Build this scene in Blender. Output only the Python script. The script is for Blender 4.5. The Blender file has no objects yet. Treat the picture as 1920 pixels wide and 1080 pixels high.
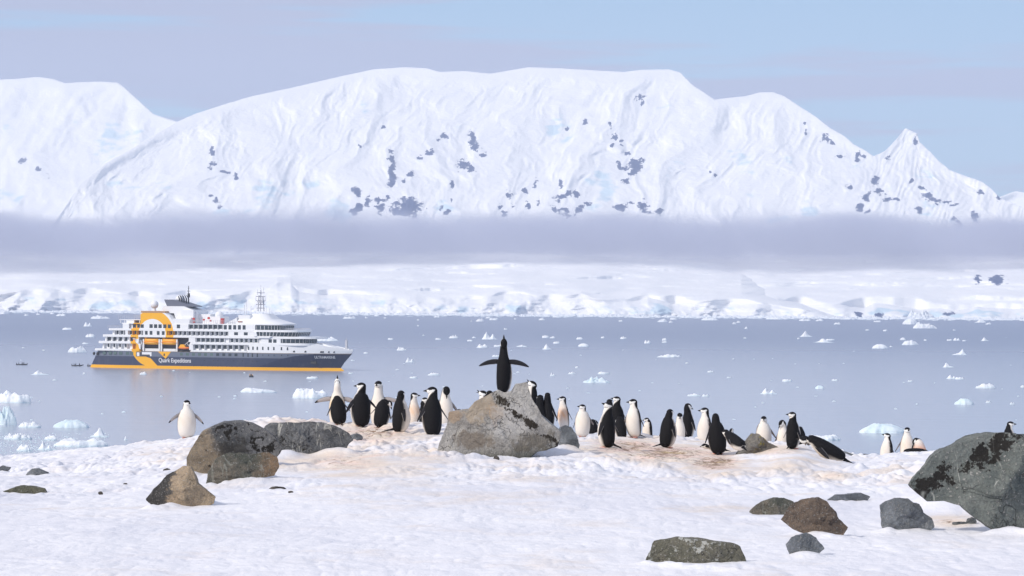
import bpy, math, random
import numpy as np
from mathutils import Vector, Matrix
R_ = math.radians
scene = bpy.context.scene
COL = scene.collection

# ------------------------------------------------------------------ camera
F = 5333.0            # focal length in pixels of a 1920 px wide frame (100 mm on 36 mm)
H = 35.0              # eye height above the sea
PITCH = math.atan(20/F)
ROLL = R_(0.40)
cam_d = bpy.data.cameras.new('camera'); cam_d.sensor_width = 36; cam_d.lens = F*36/1920
cam_d.clip_start = 0.5; cam_d.clip_end = 60000
cam = bpy.data.objects.new('camera', cam_d); COL.objects.link(cam)
CM = Matrix.Rotation(math.pi/2+PITCH, 3, 'X') @ Matrix.Rotation(ROLL, 3, 'Z')
cam.matrix_world = Matrix.Translation((0, 0, H)) @ CM.to_4x4()
scene.camera = cam

# ------------------------------------------------------------------ world
SUN_EL, SUN_AZ = R_(34), R_(-128)     # azimuth measured from +Y towards +X: the sun stands behind the camera, to the left
world = bpy.data.worlds.new('World'); scene.world = world; world.use_nodes = True
nt = world.node_tree; nt.nodes.clear()
def wn(t, **k):
    n = nt.nodes.new(t)
    for a, b in k.items(): setattr(n, a, b)
    return n
out = wn('ShaderNodeOutputWorld')
sky = wn('ShaderNodeTexSky'); sky.sky_type = 'NISHITA'; sky.sun_disc = False
sky.sun_elevation = SUN_EL; sky.sun_rotation = SUN_AZ; sky.air_density = 1.0; sky.dust_density = 0.6; sky.ozone_density = 1.5
bg1 = wn('ShaderNodeBackground'); bg1.inputs[1].default_value = 0.115
nt.links.new(sky.outputs[0], bg1.inputs[0])
bg2 = wn('ShaderNodeBackground'); bg2.inputs[1].default_value = 1.0
tc = wn('ShaderNodeTexCoord'); sep = wn('ShaderNodeSeparateXYZ'); nt.links.new(tc.outputs['Generated'], sep.inputs[0])
def wmath(op, a, b=None, c=None, clamp=False):
    n = wn('ShaderNodeMath', operation=op, use_clamp=clamp)
    for i, v in enumerate((a, b, c)):
        if v is None: continue
        if isinstance(v, (int, float)): n.inputs[i].default_value = v
        else: nt.links.new(v, n.inputs[i])
    return n.outputs[0]
# veil cloud: long flat streaks
mp = wn('ShaderNodeMapping'); mp.inputs['Scale'].default_value = (3.0, 3.0, 42.0); mp.inputs['Location'].default_value = (1.3, 0.4, 2.1)
nt.links.new(tc.outputs['Generated'], mp.inputs[0])
n1 = wn('ShaderNodeTexNoise'); n1.inputs['Scale'].default_value = 1.6; n1.inputs['Detail'].default_value = 6; n1.inputs['Roughness'].default_value = 0.5
n1.inputs['Distortion'].default_value = 0.35
nt.links.new(mp.outputs[0], n1.inputs[0])
# where the veil thins: blue towards the right low down and along the top right
bias = wmath('MULTIPLY_ADD', sep.outputs[0], -.45, 0.03)
def band(c, w, a):      # a streak layer at one height of the low sky
    q = wmath('DIVIDE', wmath('SUBTRACT', sep.outputs[2], c), w); q = wmath('MULTIPLY', q, q)
    return wmath('MULTIPLY', wmath('EXPONENT', wmath('MULTIPLY', q, -1.0)), a)
for c_, w_, a_ in ((.078, .011, .13), (.099, .005, -.10), (.054, .006, -.16), (.060, .0025, .10), (.110, .005, .06), (.040, .008, -.05)):
    bias = wmath('ADD', bias, band(c_, w_, a_))
bias = wmath('ADD', bias, wmath('MULTIPLY', wmath('GREATER_THAN', sep.outputs[2], .16), .2))
mp2 = wn('ShaderNodeMapping'); mp2.inputs['Scale'].default_value = (5.0, 5.0, 110.0); nt.links.new(tc.outputs['Generated'], mp2.inputs[0])
n2 = wn('ShaderNodeTexNoise'); n2.inputs['Scale'].default_value = 1.7; n2.inputs['Detail'].default_value = 6; n2.inputs['Roughness'].default_value = 0.55; nt.links.new(mp2.outputs[0], n2.inputs[0])
bias = wmath('ADD', bias, wmath('MULTIPLY', wmath('SUBTRACT', n2.outputs[0], .5), .38))
m = wmath('ADD', n1.outputs[0], bias)
cr = wn('ShaderNodeMapRange'); cr.interpolation_type = 'SMOOTHSTEP'
cr.inputs[1].default_value = 0.42; cr.inputs[2].default_value = 0.58
nt.links.new(m, cr.inputs[0])
# low-sky colours
ramp = wn('ShaderNodeValToRGB')
el = ramp.color_ramp.elements
el[0].position = 0.0; el[0].color = (0.43, 0.60, 0.80, 1)
el[1].position = 1.0; el[1].color = (0.20, 0.34, 0.66, 1)
e = el.new(0.11); e.color = (0.36, 0.58, 0.84, 1)
e = el.new(0.30); e.color = (0.42, 0.53, 0.76, 1)
nt.links.new(sep.outputs[2], ramp.inputs[0])
ramp2 = wn('ShaderNodeValToRGB')
el = ramp2.color_ramp.elements
el[0].position = 0.0; el[0].color = (0.47, 0.49, 0.68, 1)
el[1].position = 1.0; el[1].color = (0.64, 0.66, 0.78, 1)
e = el.new(0.06); e.color = (0.42, 0.465, 0.69, 1)
e = el.new(0.11); e.color = (0.48, 0.505, 0.70, 1)
e = el.new(0.3); e.color = (0.66, 0.69, 0.84, 1)
nt.links.new(sep.outputs[2], ramp2.inputs[0])
mixc = wn('ShaderNodeMixRGB'); nt.links.new(cr.outputs[0], mixc.inputs[0]); nt.links.new(ramp.outputs[0], mixc.inputs[1]); nt.links.new(ramp2.outputs[0], mixc.inputs[2])
nt.links.new(mixc.outputs[0], bg2.inputs[0])
mixs = wn('ShaderNodeMixShader'); mixs.inputs[0].default_value = 0.86
nt.links.new(bg1.outputs[0], mixs.inputs[1]); nt.links.new(bg2.outputs[0], mixs.inputs[2])
nt.links.new(mixs.outputs[0], out.inputs[0])

# ------------------------------------------------------------------ sun
sd = bpy.data.lights.new('sun', 'SUN'); sd.energy = 3.05; sd.angle = R_(4.0); sd.color = (1.0, 0.945, 0.87)
so = bpy.data.objects.new('sun', sd); COL.objects.link(so)
sdir = Vector((math.sin(SUN_AZ)*math.cos(SUN_EL), math.cos(SUN_AZ)*math.cos(SUN_EL), math.sin(SUN_EL)))
so.rotation_euler = sdir.to_track_quat('Z', 'Y').to_euler(); so.location = (0, -20, 80)

scene.view_settings.view_transform = 'Standard'; scene.view_settings.look = 'None'
scene.view_settings.exposure = 0.0; scene.view_settings.gamma = 1.0
scene.cycles.use_denoising = True
scene.cycles.max_bounces = 5; scene.cycles.diffuse_bounces = 3; scene.cycles.glossy_bounces = 2
scene.cycles.volume_bounces = 2; scene.cycles.transparent_max_bounces = 8; scene.cycles.caustics_reflective = False

# ------------------------------------------------------------------ pixel <-> world helpers (photograph measured at 1920x1080)
CMn = np.array(CM)
def W(px, py, Y):
    """world point at distance Y (m) on the ray through a measured pixel; vectorised"""
    px = np.asarray(px, float); py = np.asarray(py, float); Y = np.asarray(Y, float)
    u = (px-960)/F; v = (540-py)/F
    d = [CMn[i, 0]*u + CMn[i, 1]*v - CMn[i, 2] for i in range(3)]
    s = Y/d[1]
    return np.stack(np.broadcast_arrays(s*d[0], Y, H+s*d[2]), -1)
def proj(p):
    p = np.asarray(p, float) - np.array([0, 0, H])
    c = p @ CMn
    return 960+F*c[..., 0]/-c[..., 2], 540-F*c[..., 1]/-c[..., 2]
def SEA(px, py):
    u = (px-960)/F; v = (540-py)/F
    d = CM @ Vector((u, v, -1)); s = -H/d.z
    return Vector((d.x*s, d.y*s, 0))

# ------------------------------------------------------------------ noise (numpy)
def _h(i, j, k, seed):
    n = (i*374761393 + j*668265263 + k*2147483647 + seed*1274126177) & 0xffffffff
    n = ((n ^ (n >> 13))*1274126177) & 0xffffffff
    n = (n ^ (n >> 16))
    n = (n*2246822519) & 0xffffffff
    return ((n ^ (n >> 15)) & 0xffffff)/float(0xffffff)*2-1
def vnoise(x, y, z=0.0, seed=0):
    x, y, z = np.broadcast_arrays(np.asarray(x, float), np.asarray(y, float), np.asarray(z, float))
    i = np.floor(x).astype(np.int64); j = np.floor(y).astype(np.int64); k = np.floor(z).astype(np.int64)
    fx, fy, fz = x-i, y-j, z-k
    fx = fx*fx*fx*(fx*(fx*6-15)+10); fy = fy*fy*fy*(fy*(fy*6-15)+10); fz = fz*fz*fz*(fz*(fz*6-15)+10)
    r = 0
    for a in (0, 1):
        for b in (0, 1):
            for c in (0, 1):
                w = (fx if a else 1-fx)*(fy if b else 1-fy)*(fz if c else 1-fz)
                r = r + w*_h(i+a, j+b, k+c, seed)
    return r
def fbm(x, y, z=0.0, oct=4, seed=0, gain=0.5, lac=2.03):
    r = 0; a = 1.0; f = 1.0; t = 0
    for o in range(oct):
        r = r + a*vnoise(x*f, y*f, np.asarray(z)*f, seed+o*17); t += a; a *= gain; f *= lac
    return r/t
def ridged(x, y, z=0.0, oct=4, seed=0, gain=0.5):
    r = 0; a = 1.0; f = 1.0; t = 0
    for o in range(oct):
        r = r + a*(1-np.abs(vnoise(x*f, y*f, np.asarray(z)*f, seed+o*17))*2); t += a; a *= gain; f *= 2.03
    return r/t
def sstep(a, b, x):
    t = np.clip((x-a)/(b-a), 0, 1); return t*t*(3-2*t)

# ------------------------------------------------------------------ object helpers
def tag(o, label=None, cat=None, group=None, kind=None):
    if label: o['label'] = label
    if cat: o['category'] = cat
    if group: o['group'] = group
    if kind: o['kind'] = kind
    return o
def link(name, me, mat, parent=None, smooth=True):
    if mat is not None:
        for m_ in (mat if isinstance(mat, (list, tuple)) else [mat]): me.materials.append(m_)
    o = bpy.data.objects.new(name, me); COL.objects.link(o)
    if parent is not None: o.parent = parent
    if smooth and len(me.polygons): me.polygons.foreach_set('use_smooth', np.ones(len(me.polygons), bool))
    return o
def grid_mesh(name, P, wrap_u=False, attrs=None):
    """P: (rows, cols, 3) vertex grid -> mesh; attrs: name -> (rows, cols) or (rows, cols, 3)"""
    r, c = P.shape[:2]
    me = bpy.data.meshes.new(name)
    idx = np.arange(r*c).reshape(r, c)
    if wrap_u: nx = np.roll(idx, -1, 1)
    else: idx_, nx = idx[:, :-1], idx[:, 1:]
    A = idx if wrap_u else idx_
    q = np.stack([A[:-1], nx[:-1], nx[1:], A[1:]], -1).reshape(-1, 4)
    me.vertices.add(r*c); me.vertices.foreach_set('co', P.reshape(-1).astype(np.float32))
    me.loops.add(q.size); me.loops.foreach_set('vertex_index', q.reshape(-1).astype(np.int32))
    me.polygons.add(len(q)); me.polygons.foreach_set('loop_start', np.arange(0, q.size, 4, dtype=np.int32))
    me.polygons.foreach_set('loop_total', np.full(len(q), 4, np.int32))
    me.update(calc_edges=True)
    for k, v in (attrs or {}).items():
        if v.ndim == 2:
            a = me.attributes.new(k, 'FLOAT', 'POINT'); a.data.foreach_set('value', v.reshape(-1).astype(np.float32))
        else:
            a = me.color_attributes.new(k, 'FLOAT_COLOR', 'POINT')
            rgba = np.concatenate([v, np.ones(v.shape[:2]+(1,))], -1)
            a.data.foreach_set('color', rgba.reshape(-1).astype(np.float32))
    return me
class MB:
    """collects boxes, prisms, tubes into one mesh"""
    def __init__(s): s.v = []; s.f = []; s.c = []; s.cc = (1, 1, 1)
    def add(s, vs, fs):
        b = len(s.v); s.v += [tuple(map(float, p)) for p in vs]; s.f += [tuple(b+i for i in f) for f in fs]; s.c += [s.cc]*len(vs)
    def box(s, x0, x1, y0, y1, z0, z1):
        s.add([(x0,y0,z0),(x1,y0,z0),(x1,y1,z0),(x0,y1,z0),(x0,y0,z1),(x1,y0,z1),(x1,y1,z1),(x0,y1,z1)],
              [(0,3,2,1),(4,5,6,7),(0,1,5,4),(1,2,6,5),(2,3,7,6),(3,0,4,7)])
    def prism_z(s, poly, z0, z1, top=None):
        """plan polygon (ccw) between two heights; top = optional plan of the upper rim"""
        n = len(poly); top = top or poly
        s.add([(x,y,z0) for x,y in poly]+[(x,y,z1) for x,y in top],
              [tuple(range(n))[::-1], tuple(range(n, 2*n))]+[(i,(i+1)%n,n+(i+1)%n,n+i) for i in range(n)])
    def prism_y(s, poly, y0, y1):
        """profile polygon in x,z extruded between y0 and y1"""
        n = len(poly)
        s.add([(x,y0,z) for x,z in poly]+[(x,y1,z) for x,z in poly],
              [tuple(range(n)), tuple(range(n, 2*n))[::-1]]+[(i,n+i,n+(i+1)%n,(i+1)%n) for i in range(n)])
    def tube(s, pts, rad, n=8, flat=1.0):
        pts = [Vector(p) for p in pts]; rad = rad if isinstance(rad, (list, tuple)) else [rad]*len(pts)
        vs = []; fs = []
        for i, p in enumerate(pts):
            t = (pts[min(i+1, len(pts)-1)]-pts[max(i-1, 0)]).normalized()
            a = t.orthogonal().normalized() if abs(t.z) > .95 else t.cross(Vector((0,0,1))).normalized()
            b = a.cross(t)
            for k in range(n):
                q = 2*math.pi*k/n; vs.append(p+a*math.cos(q)*rad[i]+b*math.sin(q)*rad[i]*flat)
        for i in range(len(pts)-1):
            for k in range(n): fs.append((i*n+k, i*n+(k+1)%n, (i+1)*n+(k+1)%n, (i+1)*n+k))
        fs.append(tuple(range(n))[::-1]); fs.append(tuple((len(pts)-1)*n+k for k in range(n)))
        s.add(vs, fs)
    def ball(s, c, r, nu=16, nv=10, M=None):
        r = r if isinstance(r, (tuple, list)) else (r, r, r)
        vs = []; fs = []
        for i in range(nv+1):
            th = math.pi*i/nv
            for k in range(nu):
                q = 2*math.pi*k/nu
                p = Vector((r[0]*math.sin(th)*math.cos(q), r[1]*math.sin(th)*math.sin(q), r[2]*math.cos(th)))
                if M is not None: p = M @ p
                vs.append(p+Vector(c))
        for i in range(nv):
            for k in range(nu): fs.append((i*nu+k, (i+1)*nu+k, (i+1)*nu+(k+1)%nu, i*nu+(k+1)%nu))
        s.add(vs, fs)
    def build(s, name, mat, parent=None, smooth=False, col=False):
        me = bpy.data.meshes.new(name); me.from_pydata(s.v, [], s.f); me.update()
        if col:
            a = me.color_attributes.new('Col', 'FLOAT_COLOR', 'POINT')
            a.data.foreach_set('color', np.array([tuple(c)+(1,) for c in s.c], np.float32).reshape(-1))
        return link(name, me, mat, parent, smooth)
def empty(name, loc, rz=0):
    o = bpy.data.objects.new(name, None); COL.objects.link(o); o.location = loc; o.rotation_euler = (0, 0, rz); o.empty_display_size = .3
    return o

# ------------------------------------------------------------------ material helpers
class NT:
    def __init__(s, name):
        s.m = bpy.data.materials.new(name); s.m.use_nodes = True; s.t = s.m.node_tree
        s.b = s.t.nodes['Principled BSDF']; s.o = s.t.nodes['Material Output']; s.tc = s.t.nodes.new('ShaderNodeTexCoord')
    def n(s, t, **k):
        n = s.t.nodes.new(t)
        for a, b in k.items(): setattr(n, a, b)
        return n
    def l(s, a, b): s.t.links.new(a, b)
    def val(s, sock, v):
        if isinstance(v, (int, float)): sock.default_value = v
        elif isinstance(v, tuple): sock.default_value = v if len(v) == len(sock.default_value) else v+(1,)
        else: s.l(v, sock)
    def math(s, op, a, b=None, c=None, clamp=False):
        n = s.n('ShaderNodeMath', operation=op, use_clamp=clamp)
        for i, v in enumerate((a, b, c)):
            if v is not None: s.val(n.inputs[i], v)
        return n.outputs[0]
    def noise(s, scale, detail=4, rough=.55, dist=0, vec=None, stretch=None, loc=None, col=False):
        v = vec or s.tc.outputs['Object']
        if stretch or loc:
            mp = s.n('ShaderNodeMapping'); s.l(v, mp.inputs[0])
            if stretch: mp.inputs['Scale'].default_value = stretch
            if loc: mp.inputs['Location'].default_value = loc
            v = mp.outputs[0]
        n = s.n('ShaderNodeTexNoise'); s.l(v, n.inputs[0])
        n.inputs['Scale'].default_value = scale; n.inputs['Detail'].default_value = detail
        n.inputs['Roughness'].default_value = rough; n.inputs['Distortion'].default_value = dist
        return n.outputs[1 if col else 0]
    def mr(s, v, a, b, c=0., d=1., smooth=True):
        n = s.n('ShaderNodeMapRange'); n.interpolation_type = 'SMOOTHSTEP' if smooth else 'LINEAR'
        s.val(n.inputs[0], v); n.inputs[1].default_value = a; n.inputs[2].default_value = b; n.inputs[3].default_value = c; n.inputs[4].default_value = d
        return n.outputs[0]
    def mix(s, f, a, b):
        n = s.n('ShaderNodeMixRGB'); s.val(n.inputs[0], f); s.val(n.inputs[1], a); s.val(n.inputs[2], b); return n.outputs[0]
    def attr(s, name, out='Fac'):
        n = s.n('ShaderNodeAttribute'); n.attribute_name = name; return n.outputs[out]
    def bump(s, h, strength=.5, dist=.02, normal=None):
        n = s.n('ShaderNodeBump'); n.inputs['Strength'].default_value = strength; n.inputs['Distance'].default_value = dist
        s.l(h, n.inputs['Height'])
        if normal: s.l(normal, n.inputs['Normal'])
        return n.outputs[0]
    def set(s, **k):
        for a, v in k.items(): s.val(s.b.inputs[a.replace('_', ' ')], v)
        return s.m
def plain(name, col, rough=.5, metal=0., var=.08, scale=1.5):
    t = NT(name); n = t.noise(scale, 4)
    d = tuple(c*(1-var) for c in col); u = tuple(min(1, c*(1+var)) for c in col)
    return t.set(Base_Color=t.mix(n, d, u), Roughness=rough, Metallic=metal)
HAZE = 7e-5
CB_TOP, CB_LOW0, CB_LOW1, CB_DENS, CB_COL = 226., 116., 190., .0135, (.68, .70, .82, 1)
CB_MIST, CB_MISTD = 56., .11
# ================================================================== FAR LAND
def snow_far(name, rock_attr=True, bump=(.4, 8), icew=.44):
    t = NT(name)
    n1 = t.noise(.02, 8, .6); n2 = t.noise(.006, 5, .5)
    base = t.mix(t.mr(n2, .35, .7), (.86, .86, .87), (.91, .905, .90))
    ice = t.attr('ice')
    icem = t.mr(t.math('ADD', t.math('MULTIPLY', ice, icew), t.math('MULTIPLY', n1, .9)), .62, .85)
    base = t.mix(icem, base, (.60, .73, .81))
    if rock_attr:
        rk = t.attr('rock')
        n3 = t.noise(.055, 10, .68, stretch=(1, .4, 1)); n4 = t.noise(.12, 7, .75, stretch=(1, .4, 1.5))
        v = t.math('ADD', t.math('MULTIPLY', rk, .50), t.math('ADD', t.math('MULTIPLY', n3, 1.15), t.math('MULTIPLY', n4, .62)))
        rm = t.mr(v, 1.165, 1.225)
        rcol = t.mix(t.noise(.15, 4), (.018, .045, .15), (.06, .09, .22))  # blue of the distant haze put into the rock colour
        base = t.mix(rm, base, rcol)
    nb = t.math('ADD', t.noise(.03, 8, .62), t.math('MULTIPLY', t.noise(.11, 5, .6, .4), .45))
    return t.set(Base_Color=base, Roughness=.85, Normal=t.bump(nb, *bump))

MAIN_SKY = [(-300,600),(60,500),(100,420),(150,345),(200,305),(240,283),(300,247),(335,227),(370,212),(420,196),(470,181),(540,166),(640,143),(700,130),(760,126),(800,128),(825,135),(870,133),(920,138),(950,133),(990,126),(1050,128),(1100,131),(1170,135),(1200,131),(1255,130),(1275,136),(1300,160),(1340,187),(1360,184),(1400,180),(1424,173),(1450,173),(1470,180),(1500,200),(1530,219),(1560,242),(1585,256),(1600,270),(1615,278),(1638,293),(1660,283),(1680,262),(1697,240),(1720,250),(1724,266),(1745,285),(1760,302),(1780,318),(1800,326),(1840,340),(1860,355),(1876,372),(1920,390),(2000,430),(2200,480),(2500,520)]
LEFT_SKY = [(-1700,420),(-1450,340),(-1200,290),(-950,235),(-700,215),(-500,190),(-200,165),(0,149),(30,148),(70,144),(100,148),(122,156),(150,154),(190,153),(222,155),(240,170),(262,190),(288,214),(335,229),(420,262),(560,360),(800,500)]
RIGHT_SKY = [(1700,470),(1820,395),(1880,367),(1905,358),(1930,363),(2000,385),(2200,420),(2500,500)]
ROCKS_M = [(43,303,9,6),(72,318,8,5),(88,330,4,7),(398,283,5,7),(397,311,8,7),(418,325,13,3),(440,328,5,7),(392,367,5,5),(403,377,5,5),(412,386,5,5),
(734,300,6,18),(736,325,8,18),(733,345,9,8),(720,238,6,4),(678,275,5,4),(832,255,8,6),(820,263,4,4),(790,292,7,4),(805,284,5,4),(888,252,6,14),(893,272,8,12),(867,310,12,10),(880,318,10,9),(900,295,7,7),(848,345,5,8),(768,325,6,9),(757,338,6,5),
(667,360,8,8),(671,390,11,9),(660,398,8,5),(690,377,6,8),(712,390,11,10),(730,395,6,6),(763,388,30,18),(755,398,30,10),(712,373,11,5),(725,368,5,4),(825,388,5,6),(838,398,6,5),(849,376,3,4),
(938,388,7,7),(946,402,6,5),(958,368,9,9),(985,358,6,8),(1004,345,3.5,12),(1008,382,4,8),(987,384,4,5),(962,384,5,4),(1048,373,11,7),(1050,342,6,8),(1065,362,8,8),(1078,362,6,7),(1037,392,8,6),(1055,395,12,5),(1088,393,11,8),(1065,402,14,4),(1100,383,7,4),
(1145,235,4,7),(1150,257,7,9),(1165,262,6,6),(1168,273,6,4),(1148,275,4,5),(1172,292,5,5),(1160,310,5,12),(1170,318,7,12),(1190,310,13,12),(1200,300,8,6),(1175,340,10,6),(1185,325,8,8),(1165,388,13,6),(1180,383,8,5),(1205,388,12,9),(1215,402,14,5),(1240,398,12,4),(1198,183,8,5),(1200,192,4,4),(1062,240,4,4),(1100,228,6,6),
(1512,247,4,7),(1510,232,3,5),(1546,258,5,7),(1556,263,5,9),(1575,293,9,4),(1608,292,6,10),(1620,297,5,5),(1665,294,6,4),(1718,262,4,6),(1328,320,4,4),(1343,330,5,4),(1590,350,5,6),
(1640,340,9,8),(1650,360,12,6),(1628,372,8,8),(1612,390,7,6),(1625,398,8,4),(1665,375,9,6),(1680,376,8,4),(1740,368,15,6),(1752,375,14,4),(1775,378,10,4),(1790,386,7,3),(1730,355,7,3),(1710,342,5,5),(1840,362,6,6),(1871,366,6,8),(1800,420,9,6),(1790,410,5,6),(1910,427,12,7),(1895,422,8,5),(1725,390,8,8),(1830,405,8,10)]
LBUMP = []
def patchmask(px, py, lst):
    m = np.zeros(np.broadcast(px, py).shape)
    for e_ in lst:
        d = (((px-e_[0])/e_[2])**2+((py-e_[1])/e_[3])**2)*1.3
        m = np.maximum(m, np.exp(-d*.5))
    return m
def hill(name, skyl, Ybase, Yramp, px0, px1, base_py, step, rows, mat, seed, rocks=None, relief=1.0, edge=1.0, fluted=False):
    px = np.arange(px0, px1+step, step)
    sx, sy = np.array(skyl).T
    sk = np.interp(px, sx, sy)
    sk = sk + edge*(fbm(px/9., 0, seed, 3, seed)*1.4*np.clip(np.abs(np.gradient(sk, px)), .1, 1.0))
    t = np.linspace(0, 1, rows)[:, None]
    bp = np.maximum(base_py, sk+20)
    py = bp*(1-t)+sk*t
    PX = np.broadcast_to(px, py.shape)
    # distance field: ramp plus ridges, gullies and seracs
    up = (470-py)/340.
    Yd = Ybase + Yramp*np.clip(up, -.2, 2)
    wx = PX + 75*fbm(PX/150., py/130., 0, 4, seed+3); wy = py + 45*fbm(PX/150., py/130., 5.5, 4, seed+4)
    r1 = ridged((wx+wy*.55)/150., (wy-wx*.25)/240., 0, 5, seed+5)
    r2 = ridged((wx+wy*.7)/52., (wy)/90., 0, 5, seed+6, .55)
    f1 = fbm(wx/20., wy/22., 0, 5, seed+7, .6)
    Yd = Yd - relief*(85*r1 + 9*r2 + 7*ridged((wx+wy*.4)/23., wy/30., 3, 4, seed+21, .6)) + relief*(10+16*sstep(.0, .5, fbm(PX/130., py/90., 8, 2, seed+12)))*f1
    top = sstep(0, .10, 1-t)*1.0
    Yd = Yd*top + (Ybase+Yramp*np.clip(up, -.2, 2)-relief*60)*(1-top)
    if fluted:
        fl = np.abs(((PX*1.0+py*.45)/13.+2.2*fbm(PX/45., py/70., 0, 4, 4)) % 1-.5)*2
        Yd = Yd - 13*(1-fl)*sstep(1560, 1680, PX)*(.6+.6*fbm(PX/40., py/40., 3, 2, 8))
    P = W(PX, py, Yd)
    # back slope, down behind the skyline
    back = [P]
    for k, (dy, dz) in enumerate(((60, -4), (160, -30), (420, -160), (900, -600))):
        b = P[-1:].copy(); b[..., 1] += dy; b[..., 0] *= (b[..., 1]/P[-1:, :, 1]); b[..., 2] = np.maximum(b[..., 2]+dz, -1.5); back.append(b)
    PP = np.concatenate(back, 0)
    rk = patchmask(PX+9*fbm(PX/16., py/16., 1, 4, 61, .6), py+10*fbm(PX/16., py/12., 7, 4, 62, .6), rocks) if rocks else np.zeros(py.shape)
    ic = np.clip(fbm(PX/70., py/50., 2, 4, seed+9)*1.3 + .25*r2 - .15, 0, 1)*sstep(0.02, .2, 1-t)
    pad = lambda a: np.concatenate([a]+[a[-1:]]*4, 0)
    me = grid_mesh(name, PP, attrs={'rock': pad(rk), 'ice': pad(ic)})
    return tag(link(name, me, mat), kind='structure')
m_far = snow_far('mountain_snow')
hill('mountain', MAIN_SKY, 7350, 1500, -60, 2300, 535, 2.2, 230, m_far, 11, ROCKS_M, .62, 1.0, True)
hill('mountain', LEFT_SKY, 9000, 1300, -1700, 800, 535, 4, 110, m_far, 31, [(43,303,9,6),(72,318,8,5),(88,330,4,7)], .55, .5)
hill('mountain', RIGHT_SKY, 9400, 600, 1700, 2500, 535, 6, 50, m_far, 41, None, .5, .6)

# coastal glacier: ice cliffs on the shore, snow domes behind
def shore_py(px): return 583+px*.0080
def coast(name, px0, px1, step, tops, crests, mat, seed, Yoff=0, back=700, rocks=None, edge_dom=None):
    px = np.arange(px0, px1+step, step)
    wl = shore_py(px)
    wlY = np.array([SEA(p, q).y for p, q in zip(px, wl)])+Yoff
    tx, ty = np.array(tops).T; cx, cy = np.array(crests).T
    ct = np.interp(px, tx, ty)+7+1.2*fbm(px/14., 1, 0, 3, seed); cr_ = np.interp(px, cx, cy)
    nr1, nr2 = 70, 60
    t1 = np.linspace(0, 1, nr1)[:, None]; t2 = np.linspace(0, 1, nr2+1)[1:, None]
    base = wl+1.5
    py1 = base*(1-t1)+ct*t1
    PX1 = np.broadcast_to(px, py1.shape)
    # cliff face: near vertical, cut by bays, buttresses and crevasses
    w = PX1+6*fbm(PX1/30., py1/20., 0, 3, seed+1)
    bays = 85*ridged((w+py1*.8)/150., 0.3, 0, 2, seed+2)+15*ridged((w-py1*.7)/38., py1/60., 0, 3, seed+3)+6*fbm(w/8., py1/14., 0, 4, seed+4, .6)
    low = 85*ridged((w+py1*.8)/150., 0.3, 0, 2, seed+2); lows = 45*fbm((w+py1)/110., .3, 0, 2, seed+2)+20; bays = (low+(bays-low)*(1-t1**2.5))*(1-t1**3)+lows*t1**3
    slope = 90*t1**1.5*(1+.8*fbm(PX1/60., 0, 9, 2, seed+5))
    Y1 = wlY+70-bays+slope+14*fbm(PX1/22., py1/9., 4, 3, seed+8)*t1*(1-t1)*4
    py2 = ct*(1-t2)+cr_*t2
    kk_ = np.exp(-(np.arange(-40, 41)*step/38.)**2); cts = np.convolve(np.pad(ct, 40, 'edge'), kk_/kk_.sum(), 'valid')
    PX2 = np.broadcast_to(px, py2.shape)
    Yb_ = wlY+95+30*fbm(px/120., 0, 0, 2, seed)
    def Yslope(py_):
        s_ = np.clip((cts-py_)/(cts-cr_), -.3, 1.1)
        return Yb_+(wlY+back-Yb_)*np.sign(s_)*np.abs(s_)**1.05
    env = np.clip((ct-py2)/12., 0, 1)*np.clip((py2-cr_)/8., 0, 1)
    Y2 = Yslope(py2)+(Y1[-1]-Yslope(ct))*np.exp(-(ct-py2)/3.5)
    Y2 = Y2+env*(60*fbm((PX2+py2*3)/170., py2/15., 0, 3, seed+6)+14*fbm(PX2/34., py2/4., 0, 4, seed+16))
    Y2 = np.maximum.accumulate(np.maximum(Y2, Y1[-1]), 0)+np.arange(1, nr2+1)[:, None]*.4
    PXa = np.concatenate([PX1, PX2]); PYa = np.concatenate([py1, py2]); Ya = np.concatenate([Y1, Y2])
    P = W(PXa, PYa, Ya)
    P[0, :, 2] = -3
    b = P[-1:].copy(); b[..., 1] += 350; b[..., 2] = b[..., 2]-20
    b2 = b.copy(); b2[..., 1] += 300; b2[..., 2] = -3
    PP = np.concatenate([P, b, b2])
    ice = np.concatenate([sstep(.0, .5, .55-np.abs(t1-.45))*(.42+1.2*fbm(w/40., py1/30., 1, 3, seed+7)), np.zeros(PX2.shape)+.1*(fbm(PX2/90., py2/9., 1, 3, seed+9) > .2)])
    rk = patchmask(PXa, PYa, rocks) if rocks else np.zeros(PXa.shape)
    pad = lambda a: np.concatenate([a, a[-1:], a[-1:]])
    me = grid_mesh(name, PP, attrs={'ice': pad(np.clip(ice, 0, 1)), 'rock': pad(rk)})
    return tag(link(name, me, mat), kind='structure')
tops1 = [(-500,548),(0,546),(40,538),(80,536),(120,540),(160,544),(200,541),(260,548),(330,545),(400,549),(470,545),(500,536),(520,524),(545,524),(560,540),(600,546),(660,543),(690,546),(760,545),(800,552),(850,556),(900,553),(940,545),(970,542),(1000,548),(1040,552),(1090,543),(1110,552),(1150,560),(1200,556),(1215,550),(1260,562),(1300,560),(1340,556),(1400,560),(1450,566),(1500,572),(1540,580),(1580,590),(1600,592)]
crest1 = [(-500,476),(0,476),(300,478),(500,476),(640,474),(760,476),(860,474),(1000,476),(1150,482),(1280,487),(1340,494),(1390,502),(1430,520),(1470,540),(1520,560),(1550,574),(1580,589),(1600,592)]
tops2 = [(1000,562),(1300,560),(1400,560),(1460,556),(1500,566),(1560,563),(1620,570),(1640,560),(1680,566),(1720,572),(1760,570),(1790,576),(1830,568),(1900,572),(1960,570),(2500,565)]
crest2 = [(1000,486),(1300,484),(1400,480),(1920,478),(2500,476)]
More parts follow.
